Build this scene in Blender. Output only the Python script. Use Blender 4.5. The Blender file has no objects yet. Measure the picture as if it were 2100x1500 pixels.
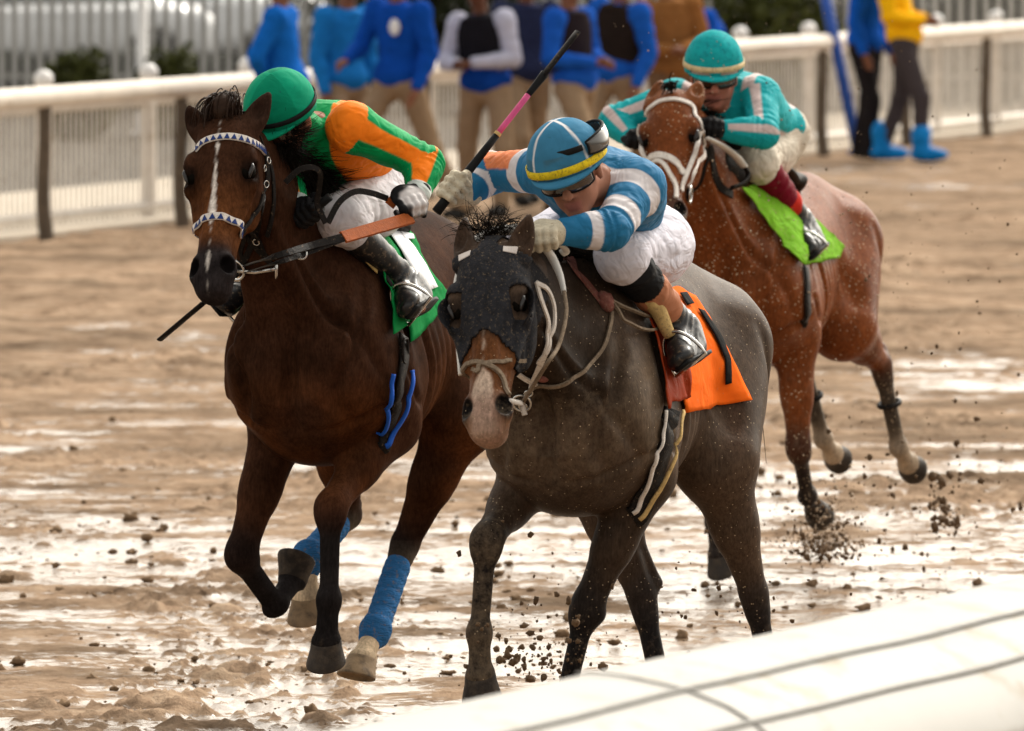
import bpy, bmesh, math, random
import numpy as np
from mathutils import Vector, Matrix
from mathutils.bvhtree import BVHTree

random.seed(7)
RNG = np.random.default_rng(7)
SC = bpy.context.scene
COL = SC.collection

# ------------------------------------------------------------------ camera, sky, sun, exposure
FPX, CX, CY, CAMH, HORIZ = 19600.0, 1050.0, 750.0, 2.7, -318.0
PITCH = math.atan((CY - HORIZ) / FPX)
cd = bpy.data.cameras.new('camera')
cam = bpy.data.objects.new('camera', cd)
COL.objects.link(cam)
cam.location = (0, 0, CAMH)
cam.rotation_euler = (math.pi / 2 - PITCH, 0, 0)
cd.sensor_width = 36.0
cd.lens = FPX / 2100.0 * 36.0
cd.clip_start, cd.clip_end = 0.5, 5000
cd.dof.use_dof = True
cd.dof.focus_distance = 27.9
cd.dof.aperture_fstop = 8.5
SC.camera = cam

SUN_EL, SUN_AZ = math.radians(41), math.radians(30)      # azimuth: from +Y (view direction) towards +X
w = bpy.data.worlds.new('World'); SC.world = w; w.use_nodes = True
nt = w.node_tree
bgn = nt.nodes['Background']
sky = nt.nodes.new('ShaderNodeTexSky'); sky.sky_type = 'NISHITA'; sky.sun_disc = False
sky.sun_elevation = SUN_EL; sky.sun_rotation = SUN_AZ
sky.dust_density = 5.0; sky.air_density = 1.0; sky.ozone_density = 0.6
hs = nt.nodes.new('ShaderNodeHueSaturation'); hs.inputs['Saturation'].default_value = 0.15
nt.links.new(sky.outputs[0], hs.inputs['Color'])
wm = nt.nodes.new('ShaderNodeMix'); wm.data_type = 'RGBA'; wm.blend_type = 'MULTIPLY'; wm.inputs[0].default_value = 1; wm.inputs[7].default_value = (1.0, .945, .845, 1)
cl = nt.nodes.new('ShaderNodeMix'); cl.data_type = 'RGBA'; cl.blend_type = 'DARKEN'; cl.inputs[0].default_value = 1; cl.inputs[7].default_value = (14, 14, 14, 1)   # overcast: no bright ring round the sun
nt.links.new(hs.outputs[0], cl.inputs[6]); nt.links.new(cl.outputs[2], wm.inputs[6]); nt.links.new(wm.outputs[2], bgn.inputs['Color'])
bgn.inputs['Strength'].default_value = 0.15
sd = bpy.data.lights.new('sun', 'SUN'); sd.energy = 1.1; sd.angle = math.radians(12); sd.color = (1, .95, .87)
sun = bpy.data.objects.new('sun', sd); COL.objects.link(sun)
_sdir = Vector((math.sin(SUN_AZ) * math.cos(SUN_EL), math.cos(SUN_AZ) * math.cos(SUN_EL), math.sin(SUN_EL)))
sun.rotation_euler = (-_sdir).to_track_quat('-Z', 'Y').to_euler()
sun.location = (5, 60, 30)
SC.view_settings.view_transform = 'Standard'
SC.view_settings.look = 'None'
SC.view_settings.exposure = 1.25
SC.view_settings.gamma = 1
SC.cycles.use_denoising = True
SC.cycles.max_bounces = 6
# ------------------------------------------------------------------ projection helpers (photo pixel -> place in the world)
_CP, _SP = math.cos(PITCH), math.sin(PITCH)
def ray(px, py):
    a, b = (px - CX) / FPX, -(py - CY) / FPX
    return np.array([a, _CP + b * _SP, -_SP + b * _CP])
CAM = np.array([0, 0, CAMH])
def P(px, py, Y):
    r = ray(px, py)
    return CAM + r * (Y / r[1])
def proj(p):
    d = np.asarray(p, float) - CAM
    z = d[1] * _CP - d[2] * _SP
    v = d[1] * _SP + d[2] * _CP
    return CX + FPX * d[0] / z, CY - FPX * v / z
def nrm(v):
    v = np.asarray(v, float); return v / (np.linalg.norm(v) + 1e-12)
A_ = np.array

class Frame:
    """A local frame (x forward, y to the thing's own left, z up) standing on the ground."""
    def __init__(s, X, Y, deg, z=0.0):
        a = math.radians(deg)
        s.o = A_([X, Y, z]); s.F = A_([-math.sin(a), -math.cos(a), 0]); s.L = A_([math.cos(a), -math.sin(a), 0]); s.U = A_([0, 0, 1.])
        s.M = np.stack([s.F, s.L, s.U], 1)
        s.rz = math.atan2(s.F[1], s.F[0])
        s.cam = s.loc(CAM)
    def loc(s, p): return s.M.T @ (np.asarray(p, float) - s.o)
    def wor(s, p): return s.o + s.M @ np.asarray(p, float)
    def dir(s, px, py): return s.M.T @ nrm(ray(px, py))
    def J(s, px, py, f):                       # point on the sight line with the given forward coordinate
        d = s.dir(px, py); return s.cam + d * ((f - s.cam[0]) / d[0])
    def Jl(s, px, py, l):
        d = s.dir(px, py); return s.cam + d * ((l - s.cam[1]) / d[1])
    def bone(s, p, px, py, length, near=True):  # next joint of a limb: on the sight line, one bone length from p
        d = s.dir(px, py); m = s.cam - np.asarray(p)
        b = m @ d; c = m @ m - length * length; disc = b * b - c
        t = -b if disc <= 0 else (-b - math.sqrt(disc) if near else -b + math.sqrt(disc))
        q = s.cam + d * t
        if disc <= 0: q = p + nrm(q - p) * max(length, .8 * np.linalg.norm(q - p))
        return q
    def pix(s, p): return proj(s.wor(p))

# ------------------------------------------------------------------ numpy value noise
def _hash(i, j, k):
    n = (i * 73856093) ^ (j * 19349663) ^ (k * 83492791)
    n = (n ^ (n >> 13)) * 1274126177
    return ((n ^ (n >> 16)) & 0xffff) / 65535.0
def vnoise(p):
    p = np.asarray(p, float); i = np.floor(p).astype(np.int64); f = p - i; f = f * f * (3 - 2 * f)
    r = 0
    for a in (0, 1):
        for b in (0, 1):
            for c in (0, 1):
                wgt = (f[:, 0] if a else 1 - f[:, 0]) * (f[:, 1] if b else 1 - f[:, 1]) * (f[:, 2] if c else 1 - f[:, 2])
                r = r + wgt * _hash(i[:, 0] + a, i[:, 1] + b, i[:, 2] + c)
    return r * 2 - 1
def fbm(p, oct=4, g=.5):
    p = np.asarray(p, float); a, r, t = 1, 0, 0
    for o in range(oct):
        r = r + a * vnoise(p * 2 ** o + 17.3 * o); t += a; a *= g
    return r / t
def smooth(a, b, x):
    t = np.clip((x - a) / (b - a), 0, 1); return t * t * (3 - 2 * t)

# ------------------------------------------------------------------ implicit modelling: smooth unions of soft shapes, meshed by surface nets
def frame_from(axis, side):
    a = nrm(axis); s_ = nrm(np.asarray(side, float) - a * (np.asarray(side, float) @ a)); return a, s_, np.cross(a, s_)
class Prim: pass
def cone(p, q, r1, r2, k=.03, col=0, sub=False, tag=None):
    o = Prim(); p = np.asarray(p, float); q = np.asarray(q, float); o.k, o.col, o.sub, o.tag = k, col, sub, tag
    o.lo = np.minimum(p - r1, q - r2); o.hi = np.maximum(p + r1, q + r2)
    ba = q - p; l2 = ba @ ba + 1e-12
    def d(X):
        t = np.clip(((X - p) @ ba) / l2, 0, 1)
        return np.linalg.norm(X - p - t[..., None] * ba, axis=-1) - (r1 + (r2 - r1) * t)
    o.d = d; return o
def ell(c, radii, k=.03, col=0, axis=None, side=None, sub=False, tag=None):
    o = Prim(); c = np.asarray(c, float); R = np.asarray(radii, float); o.k, o.col, o.sub, o.tag = k, col, sub, tag
    if axis is None: M = np.eye(3)
    else:
        a, s_, u = frame_from(axis, side if side is not None else (0, 1, 0)); M = np.stack([a, s_, u])
    ext = np.sqrt(((M * R[:, None]) ** 2).sum(0)); o.lo, o.hi = c - ext, c + ext
    def d(X):
        q = (X - c) @ M.T
        k0 = np.linalg.norm(q / R, axis=-1); k1 = np.linalg.norm(q / (R * R), axis=-1) + 1e-9
        return k0 * (k0 - 1) / k1
    o.d = d; return o
def loft(p, q, side, st, k=.03, col=0, n=2.0, tag=None):
    """st rows: t(0..1 along p->q), centre offset along 'front', half width, half depth front, half depth back, egg (narrower to the front when >0).
       front = axis x side turned so that front = side x axis ... given by frame_from."""
    o = Prim(); p = np.asarray(p, float); q = np.asarray(q, float); L = np.linalg.norm(q - p); o.k, o.col, o.sub, o.tag = k, col, False, tag
    a, s_, u = frame_from(q - p, side)
    st = np.asarray(st, float); T = st[:, 0] * L
    tt = np.linspace(T[0], T[-1], 96)
    tab = []
    for c in range(1, st.shape[1]):            # monotone-ish cubic through the stations
        y = st[:, c]; m = np.gradient(y, T)
        i = np.clip(np.searchsorted(T, tt) - 1, 0, len(T) - 2); h = T[i + 1] - T[i]; x = (tt - T[i]) / h
        tab.append((2*x**3-3*x**2+1)*y[i] + (x**3-2*x**2+x)*h*m[i] + (-2*x**3+3*x**2)*y[i+1] + (x**3-x**2)*h*m[i+1])
    mx = max(np.abs(st[:, 2:5]).max(), .01) + np.abs(st[:, 1]).max()
    o.lo = np.minimum(p + a * T[0], p + a * T[-1]) - mx; o.hi = np.maximum(p + a * T[0], p + a * T[-1]) + mx
    def d(X):
        r = X - p; t = r @ a; x = r @ s_; v = r @ u
        tc = np.clip(t, T[0], T[-1])
        co, w_, hf, hb, eg = (np.interp(tc, tt, y) for y in tab)
        v = v - co; hh = np.where(v > 0, hf, hb)
        w_ = w_ * (1 - eg * np.clip(v / hh, -1, 1))
        w_ = np.maximum(w_, .004); hh = np.maximum(hh, .004)
        qn = ((np.abs(x) / w_) ** n + (np.abs(v) / hh) ** n) ** (1 / n)
        gx, gv = x / w_ ** 2, v / hh ** 2
        kk = np.sqrt(x ** 2 + v ** 2) / (np.sqrt((x / w_) ** 2 + (v / hh) ** 2) + 1e-6)   # radius in this direction
        dl = (qn - 1) * np.where(np.sqrt(x**2+v**2) < 1e-4, np.minimum(w_, hh), np.minimum(kk, 1.6*np.minimum(w_, hh)))
        e = np.abs(t - tc)
        return np.where(e > 0, np.sqrt(np.maximum(dl, 0) ** 2 + e ** 2), dl)
    o.d = d; return o

def sdf_mesh(prims, h, relax=1, pad=.02):
    lo = np.min([o.lo for o in prims if not o.sub], 0) - pad - .03; hi = np.max([o.hi for o in prims if not o.sub], 0) + pad + .03
    N = np.ceil((hi - lo) / h).astype(int) + 1
    G = np.full(N, 1.0, np.float32)
    ax = [lo[i] + h * np.arange(N[i]) for i in range(3)]
    for o in prims:
        m = o.k * 1.0 + 2.5 * h + .01
        i0 = np.maximum(np.floor((o.lo - m - lo) / h).astype(int), 0); i1 = np.minimum(np.ceil((o.hi + m - lo) / h).astype(int) + 1, N)
        if (i1 <= i0).any(): continue
        X = np.stack(np.meshgrid(ax[0][i0[0]:i1[0]], ax[1][i0[1]:i1[1]], ax[2][i0[2]:i1[2]], indexing='ij'), -1)
        b = o.d(X).astype(np.float32)
        V = G[i0[0]:i1[0], i0[1]:i1[1], i0[2]:i1[2]]
        if o.sub:
            hh = np.maximum(o.k - np.abs(V + b), 0) / o.k
            V[...] = np.maximum(V, -b) + hh * hh * o.k / 4
        else:
            hh = np.maximum(o.k - np.abs(V - b), 0) / o.k
            V[...] = np.minimum(V, b) - hh * hh * o.k / 4
    return nets(G, lo, h, relax)

def nets(G, lo, h, relax):
    S = G < 0
    c = np.zeros(tuple(n - 1 for n in G.shape), np.uint8)
    sl = [slice(None, -1), slice(1, None)]
    for a in (0, 1):
        for b in (0, 1):
            for d in (0, 1): c += S[sl[a], sl[b], sl[d]]
    act = (c > 0) & (c < 8)
    idx = np.argwhere(act)
    vid = np.full(act.shape, -1, np.int32); vid[act] = np.arange(len(idx))
    cor = {}
    for a in (0, 1):
        for b in (0, 1):
            for d in (0, 1): cor[a, b, d] = G[idx[:, 0] + a, idx[:, 1] + b, idx[:, 2] + d]
    acc = np.zeros((len(idx), 3)); cnt = np.zeros(len(idx))
    for k in range(3):
        o2 = [x for x in range(3) if x != k]
        for a in (0, 1):
            for b in (0, 1):
                e0 = [0, 0, 0]; e0[o2[0]], e0[o2[1]] = a, b; e1 = list(e0); e1[k] = 1
                v0, v1 = cor[tuple(e0)], cor[tuple(e1)]
                m = (v0 < 0) != (v1 < 0)
                t = np.where(m, v0 / np.where(m, v0 - v1, 1), 0)
                pt = np.tile(np.asarray(e0, float), (len(idx), 1)); pt[:, k] = t
                acc[m] += pt[m]; cnt[m] += 1
    V = lo + h * (idx + acc / cnt[:, None])
    Fs = []
    for k in range(3):
        a, b = (k + 1) % 3, (k + 2) % 3
        s0 = [slice(None)] * 3; s1 = [slice(None)] * 3; s0[k] = slice(None, -1); s1[k] = slice(1, None)
        e = np.argwhere(S[tuple(s0)] != S[tuple(s1)])
        e = e[(e[:, a] > 0) & (e[:, b] > 0) & (e[:, a] < G.shape[a] - 1) & (e[:, b] < G.shape[b] - 1)]
        fl = S[e[:, 0], e[:, 1], e[:, 2]]
        def cell(da, db):
            q = e.copy(); q[:, a] -= da; q[:, b] -= db; return vid[q[:, 0], q[:, 1], q[:, 2]]
        Q = np.stack([cell(1, 1), cell(0, 1), cell(0, 0), cell(1, 0)], 1)
        Q[~fl] = Q[~fl][:, ::-1]
        Fs.append(Q)
    Fq = np.concatenate(Fs); Fq = Fq[(Fq >= 0).all(1)]
    for _ in range(relax): V = laplace(V, Fq, .5)
    return V, Fq
def laplace(V, Fq, w_):
    s_ = np.zeros_like(V); c = np.zeros(len(V))
    for i in range(Fq.shape[1]):
        a, b = Fq[:, i], Fq[:, (i + 1) % Fq.shape[1]]
        for x in range(3):
            s_[:, x] += np.bincount(a, V[b, x], len(V)) + np.bincount(b, V[a, x], len(V))
        c += np.bincount(a, minlength=len(V)) + np.bincount(b, minlength=len(V))
    return V + w_ * (s_ / np.maximum(c, 1)[:, None] - V)
def vnormals(V, Fq):
    n = np.cross(V[Fq[:, 2]] - V[Fq[:, 0]], V[Fq[:, 3 if Fq.shape[1] > 3 else 1]] - V[Fq[:, 1 if Fq.shape[1] > 3 else 0]])
    N = np.zeros_like(V)
    for i in range(Fq.shape[1]):
        for x in range(3): N[:, x] += np.bincount(Fq[:, i], n[:, x], len(V))
    return N / (np.linalg.norm(N, axis=1)[:, None] + 1e-12)
def blend_colors(V, prims, cols, s_=.012):
    """Each shape's own colour, mixed where shapes merge."""
    acc = np.zeros((len(V), 3)); W = np.zeros(len(V)) + 1e-9
    for o in prims:
        if o.sub or o.col is None: continue
        m = ((V > o.lo - .06) & (V < o.hi + .06)).all(1)
        if not m.any(): continue
        d = o.d(V[m]); ww = np.exp(-np.clip(d, -.05, 1) / s_)
        acc[m] += ww[:, None] * A_(cols[o.col]); W[m] += ww
    return acc / W[:, None]

# ------------------------------------------------------------------ linking objects
def meta(o, label=None, cat=None, group=None, kind=None):
    if label: o['label'] = label
    if cat: o['category'] = cat
    if group: o['group'] = group
    if kind: o['kind'] = kind
    return o
def link(name, V, F, mat, parent=None, col=None, fr=None, off=None, smoothf=True, attrs=None):
    """One mesh object. fr: local frame of a top-level object; vertices are in that frame (minus off)."""
    me = bpy.data.meshes.new(name)
    V = np.asarray(V, float)
    if off is not None: V = V - off
    if isinstance(F, np.ndarray) and F.ndim == 2:
        nf, q = F.shape
        me.vertices.add(len(V)); me.vertices.foreach_set('co', V.ravel())
        me.loops.add(nf * q); me.loops.foreach_set('vertex_index', F.ravel().astype(np.int32))
        me.polygons.add(nf); me.polygons.foreach_set('loop_start', np.arange(0, nf * q, q, dtype=np.int32))
        me.update(calc_edges=True); me.validate()
    else:
        me.from_pydata([tuple(v) for v in V], [], [tuple(int(i) for i in f) for f in F]); me.update()
    me.polygons.foreach_set('use_smooth', np.full(len(me.polygons), smoothf))
    if col is not None:
        a = me.color_attributes.new('col', 'FLOAT_COLOR', 'POINT')
        c4 = np.ones((len(V), 4)); c4[:, :3] = col; a.data.foreach_set('color', c4.ravel())
    for k, v in (attrs or {}).items():
        a = me.attributes.new(k, 'FLOAT', 'POINT'); a.data.foreach_set('value', np.asarray(v, np.float32))
    o = bpy.data.objects.new(name, me)
    for m in (mat if isinstance(mat, (list, tuple)) else [mat]): me.materials.append(m)
    COL.objects.link(o)
    if parent is not None: o.parent = parent
    elif fr is not None:
        o.location = fr.wor(off if off is not None else (0, 0, 0)); o.rotation_euler = (0, 0, fr.rz)
    return o
def empty(name, loc=(0, 0, 0), rz=0):
    o = bpy.data.objects.new(name, None); COL.objects.link(o); o.location = loc; o.rotation_euler = (0, 0, rz); return o
def join(*ms):
    Vs, Fs, n = [], [], 0
    for V, F in ms:
        Vs.append(np.asarray(V, float)); Fs += [tuple(int(i) + n for i in f) for f in F]; n += len(V)
    return np.concatenate(Vs), Fs
# ------------------------------------------------------------------ simple shapes as (V, F)
def crom(pts, n=8, closed=False):
    p = np.asarray(pts, float); m = len(p); out = []
    if m < 3 and not closed: return np.linspace(p[0], p[-1], n + 1)
    seg = m if closed else m - 1
    for i in range(seg):
        g = (lambda j: p[j % m]) if closed else (lambda j: p[j] if 0 <= j < m else (2 * p[0] - p[1] if j < 0 else 2 * p[-1] - p[-2]))
        a, b, c, d = g(i - 1), g(i), g(i + 1), g(i + 2)
        for t in np.arange(n) / n:
            out.append(.5 * (2 * b + (c - a) * t + (2 * a - 5 * b + 4 * c - d) * t * t + (3 * b - a - 3 * c + d) * t ** 3))
    if not closed: out.append(p[-1])
    return A_(out)
def tube(pts, r, sides=8, closed=False, flat=1.0):
    p = np.asarray(pts, float); n = len(p)
    r = np.full(n, r) if np.isscalar(r) else np.interp(np.linspace(0, 1, n), np.linspace(0, 1, len(r)), r)
    T = np.gradient(p, axis=0) if not closed else np.roll(p, -1, 0) - np.roll(p, 1, 0)
    T /= np.linalg.norm(T, axis=1)[:, None] + 1e-12
    u = nrm(np.cross(T[0], (0, 0, 1) if abs(T[0][2]) < .9 else (1, 0, 0))); V = []
    ang = np.linspace(0, 2 * math.pi, sides, endpoint=False)
    for i in range(n):
        u = nrm(u - T[i] * (u @ T[i])); v = np.cross(T[i], u)
        V.append(p[i] + r[i] * (np.cos(ang)[:, None] * u + flat * np.sin(ang)[:, None] * v))
    V = np.concatenate(V); F = []
    for i in range(n if closed else n - 1):
        a, b = i * sides, ((i + 1) % n) * sides
        for j in range(sides): F.append((a + j, a + (j + 1) % sides, b + (j + 1) % sides, b + j))
    if not closed:
        F.append(tuple(range(sides))[::-1]); F.append(tuple((n - 1) * sides + j for j in range(sides)))
    return V, F
def ribbon(pts, nor, width, thick):
    """Flat strap along pts; nor = outward normals."""
    p = np.asarray(pts, float); n = len(p); T = np.gradient(p, axis=0); T /= np.linalg.norm(T, axis=1)[:, None] + 1e-12
    nor = np.asarray(nor, float); S = np.cross(nor, T); S /= np.linalg.norm(S, axis=1)[:, None] + 1e-12
    N = np.cross(T, S)
    w_ = np.interp(np.linspace(0, 1, n), np.linspace(0, 1, len(width)), width) if not np.isscalar(width) else np.full(n, width)
    e = w_[:, None] / 2
    V = np.stack([p - S * e, p - S * e * .9 + N * thick, p + S * e * .9 + N * thick, p + S * e], 1).reshape(-1, 3); F = []
    for i in range(n - 1):
        for j in range(4):
            a, b = i * 4 + j, i * 4 + (j + 1) % 4; F.append((a, b, b + 4, a + 4))
    F.append((3, 2, 1, 0)); F.append(tuple((n - 1) * 4 + j for j in range(4)))
    return V, F
def box(c, s_, M=None):
    s_ = np.asarray(s_, float) / 2; V = A_([[x, y, z] for x in (-1, 1) for y in (-1, 1) for z in (-1, 1)]) * s_
    if M is not None: V = V @ np.asarray(M).T
    return V + np.asarray(c, float), [(0, 1, 3, 2), (4, 6, 7, 5), (0, 4, 5, 1), (2, 3, 7, 6), (0, 2, 6, 4), (1, 5, 7, 3)]
def ball(c, r, nu=16, nv=10, axis=None, side=(0, 1, 0)):
    r = np.asarray(r if not np.isscalar(r) else (r, r, r), float); V = [(0, 0, 1)]; F = []
    for i in range(1, nv):
        th = math.pi * i / nv
        for j in range(nu): V.append((math.sin(th) * math.cos(2 * math.pi * j / nu), math.sin(th) * math.sin(2 * math.pi * j / nu), math.cos(th)))
    V.append((0, 0, -1)); V = A_(V) * r
    for j in range(nu):
        F.append((0, 1 + j, 1 + (j + 1) % nu)); b = 1 + (nv - 2) * nu; F.append((len(V) - 1, b + (j + 1) % nu, b + j))
    for i in range(nv - 2):
        a = 1 + i * nu
        for j in range(nu): F.append((a + j, a + nu + j, a + nu + (j + 1) % nu, a + (j + 1) % nu))
    if axis is not None:
        a, s_, u = frame_from(axis, side); V = V @ np.stack([a, s_, u])
    return V + np.asarray(c, float), F
def lathe(profile, c=(0, 0, 0), n=20):
    V, F = [], []
    for r, z in profile:
        for j in range(n): V.append((r * math.cos(2 * math.pi * j / n), r * math.sin(2 * math.pi * j / n), z))
    for i in range(len(profile) - 1):
        for j in range(n): F.append((i * n + j, i * n + (j + 1) % n, (i + 1) * n + (j + 1) % n, (i + 1) * n + j))
    F.append(tuple(range(n))[::-1]); F.append(tuple((len(profile) - 1) * n + j for j in range(n)))
    return A_(V) + np.asarray(c, float), F
def thicken(V, F, N, t):
    """A sheet given a back face and sides."""
    V = np.asarray(V, float); n = len(V); from collections import Counter
    E = Counter()
    for f in F:
        for i in range(len(f)): E[(f[i], f[(i + 1) % len(f)])] += 1
    F2 = [tuple(f) for f in F] + [tuple(i + n for i in f)[::-1] for f in F]
    for (a, b) in list(E):
        if (b, a) not in E: F2.append((b, a, a + n, b + n))
    return np.concatenate([V + N * t, V]), F2
# ------------------------------------------------------------------ procedural materials
def newmat(name):
    m = bpy.data.materials.new(name); m.use_nodes = True
    return m, m.node_tree, m.node_tree.nodes['Principled BSDF']
def nd(nt, kind, **kw):
    n = nt.nodes.new(kind)
    for k, v in kw.items():
        if k in n.inputs: n.inputs[k].default_value = v
        else: setattr(n, k, v)
    return n
def texco(nt, scale=(1, 1, 1)):
    tc = nd(nt, 'ShaderNodeTexCoord'); mp = nd(nt, 'ShaderNodeMapping'); mp.inputs['Scale'].default_value = scale
    nt.links.new(tc.outputs['Object'], mp.inputs['Vector']); return mp.outputs[0]
def mixc(nt, fac, a, b, mode='MIX'):
    m = nd(nt, 'ShaderNodeMix', data_type='RGBA', blend_type=mode)
    for s_, v in ((0, fac), (6, a), (7, b)):
        if hasattr(v, 'is_linked') or isinstance(v, bpy.types.NodeSocket): nt.links.new(v, m.inputs[s_])
        else: m.inputs[s_].default_value = v if s_ == 0 else (*v[:3], 1)
    return m.outputs[2]
def noise(nt, vec, scale, detail=4, rough=.55):
    n = nd(nt, 'ShaderNodeTexNoise'); n.inputs['Scale'].default_value = scale; n.inputs['Detail'].default_value = detail; n.inputs['Roughness'].default_value = rough
    nt.links.new(vec, n.inputs['Vector']); return n.outputs['Fac']
def ramp(nt, fac, stops):
    r = nd(nt, 'ShaderNodeValToRGB'); e = r.color_ramp.elements
    while len(e) > 1: e.remove(e[-1])
    e[0].position = stops[0][0]; e[0].color = (*stops[0][1], 1) if not np.isscalar(stops[0][1]) else (stops[0][1],) * 3 + (1,)
    for p_, c in stops[1:]:
        x = e.new(p_); x.color = (*c, 1) if not np.isscalar(c) else (c, c, c, 1)
    nt.links.new(fac, r.inputs[0]); return r.outputs[0]
def bump(nt, h, strength, dist, bs, prev=None):
    b = nd(nt, 'ShaderNodeBump'); b.inputs['Strength'].default_value = strength; b.inputs['Distance'].default_value = dist
    nt.links.new(h, b.inputs['Height'])
    if prev is not None: nt.links.new(prev, b.inputs['Normal'])
    if bs is not None: nt.links.new(b.outputs[0], bs.inputs['Normal'])
    return b.outputs[0]
def simple(name, c, rough=.5, var=.15, nscale=30, bumps=.0, bscale=200, metal=0, spec=.5, dirt=None, dirt_amt=.5, coat=0, vcol=False, stretch=(1, 1, 1), sheen=0):
    m, nt, bs = newmat(name)
    v = texco(nt, stretch)
    n1 = noise(nt, v, nscale)
    if vcol:
        at = nd(nt, 'ShaderNodeAttribute', attribute_name='col'); base = at.outputs['Color']
    else: base = tuple(c)
    lo, hi = 1 - var, 1 + var
    colr = mixc(nt, 1.0, base, ramp(nt, n1, [(.3, lo), (.7, hi)]), 'MULTIPLY')
    if dirt is not None:
        n2 = noise(nt, v, nscale * 2.7, 6, .7)
        colr = mixc(nt, ramp(nt, n2, [(.62 - dirt_amt * .2, 0), (.72, 1)]), colr, dirt)
    nt.links.new(colr, bs.inputs['Base Color'])
    bs.inputs['Roughness'].default_value = rough; bs.inputs['Metallic'].default_value = metal
    bs.inputs['IOR'].default_value = 1.5 if rough < .45 else 1.15
    bs.inputs['Specular IOR Level'].default_value = spec; bs.inputs['Coat Weight'].default_value = coat
    if sheen: bs.inputs['Sheen Weight'].default_value = sheen
    if bumps: bump(nt, noise(nt, v, bscale, 3), bumps, .01, bs)
    return m
def cloth_mat(name, c=(.5, .5, .5), rough=.8, vcol=False, fold=.6, fscale=9, stretch=(1, 1, 1), dirt=None, dirt_amt=.3, spec=.15):
    m, nt, bs = newmat(name)
    v = texco(nt, stretch)
    base = nd(nt, 'ShaderNodeAttribute', attribute_name='col').outputs['Color'] if vcol else tuple(c)
    colr = mixc(nt, 1.0, base, ramp(nt, noise(nt, v, 14), [(.3, .88), (.7, 1.08)]), 'MULTIPLY')
    if dirt is not None:
        n2 = noise(nt, texco(nt), 60, 6, .7)
        colr = mixc(nt, ramp(nt, n2, [(.66 - dirt_amt * .2, 0), (.74, 1)]), colr, dirt)
    nt.links.new(colr, bs.inputs['Base Color'])
    bs.inputs['Roughness'].default_value = rough; bs.inputs['Specular IOR Level'].default_value = spec
    bs.inputs['IOR'].default_value = 1.15
    w_ = nd(nt, 'ShaderNodeTexNoise'); w_.inputs['Scale'].default_value = fscale; w_.inputs['Detail'].default_value = 2; w_.inputs['Distortion'].default_value = 1.2
    nt.links.new(v, w_.inputs['Vector'])
    b1 = bump(nt, w_.outputs['Fac'], fold, .03, None)
    bump(nt, noise(nt, texco(nt), 350, 2), .12, .002, bs, b1)
    return m
def coat_mat(name, mud=(.30, .22, .15), mud_amt=.2, gloss=.42, speck=0.0, dapple=.25, ior=1.10):
    """Horse hair: vertex colour, soft tonal patches, fine hair grain, dried mud film and thrown specks."""
    m, nt, bs = newmat(name)
    v = texco(nt); vh = texco(nt, (1, 1, .25))
    at = nd(nt, 'ShaderNodeAttribute', attribute_name='col').outputs['Color']
    md = nd(nt, 'ShaderNodeAttribute', attribute_name='mud').outputs['Fac']
    c1 = mixc(nt, 1.0, at, ramp(nt, noise(nt, v, 5, 5, .6), [(.3, 1 - dapple), (.72, 1 + dapple * 1.3)]), 'MULTIPLY')
    c1 = mixc(nt, 1.0, c1, ramp(nt, noise(nt, vh, 130, 3, .7), [(.3, .68), (.7, 1.32)]), 'MULTIPLY')
    c1 = mixc(nt, 1.0, c1, ramp(nt, noise(nt, v, 38, 4, .7), [(.32, .82), (.68, 1.2)]), 'MULTIPLY')
    # mud film
    n2 = noise(nt, v, 34, 9, .8)
    th = nd(nt, 'ShaderNodeMath', operation='SUBTRACT'); nt.links.new(n2, th.inputs[0])
    sb = nd(nt, 'ShaderNodeMath', operation='MULTIPLY_ADD'); nt.links.new(md, sb.inputs[0]); sb.inputs[1].default_value = -.42; sb.inputs[2].default_value = .74
    nt.links.new(sb.outputs[0], th.inputs[1])
    mf = ramp(nt, th.outputs[0], [(.0, 0), (.30, 1)])
    mm = nd(nt, 'ShaderNodeMath', operation='MULTIPLY'); nt.links.new(mf, mm.inputs[0]); mm.inputs[1].default_value = mud_amt
    c2 = mixc(nt, mm.outputs[0], c1, mud)
    if speck > 0:
        vo = nd(nt, 'ShaderNodeTexVoronoi'); vo.inputs['Scale'].default_value = 62; nt.links.new(v, vo.inputs['Vector'])
        nn = noise(nt, v, 9, 3)
        cut = nd(nt, 'ShaderNodeMath', operation='MULTIPLY'); nt.links.new(nn, cut.inputs[0]); cut.inputs[1].default_value = .30 * speck
        lt = nd(nt, 'ShaderNodeMath', operation='LESS_THAN'); nt.links.new(vo.outputs['Distance'], lt.inputs[0]); nt.links.new(cut.outputs[0], lt.inputs[1])
        c2 = mixc(nt, lt.outputs[0], c2, (.50, .38, .25))
    nt.links.new(c2, bs.inputs['Base Color'])
    rr = nd(nt, 'ShaderNodeMath', operation='MULTIPLY_ADD'); nt.links.new(mf, rr.inputs[0]); rr.inputs[1].default_value = .25; rr.inputs[2].default_value = gloss
    nt.links.new(rr.outputs[0], bs.inputs['Roughness'])
    bs.inputs['Specular IOR Level'].default_value = .5; bs.inputs['IOR'].default_value = ior
    b1 = bump(nt, noise(nt, v, 9, 2, .45), .22, .02, None)
    rg = nd(nt, 'ShaderNodeTexNoise', noise_type='RIDGED_MULTIFRACTAL'); rg.inputs['Scale'].default_value = 7; rg.inputs['Detail'].default_value = 2; rg.inputs['Distortion'].default_value = .8
    nt.links.new(v, rg.inputs['Vector']); vn = ramp(nt, rg.outputs['Fac'], [(.55, 0), (.95, 1)])
    b2 = bump(nt, vn, .10, .012, None, b1)
    bump(nt, noise(nt, vh, 260, 3), .3, .003, bs, b2)
    return m
MAT = {}
def M(key, *a, **k):
    if key not in MAT: MAT[key] = simple(key, *a, **k)
    return MAT[key]
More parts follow.
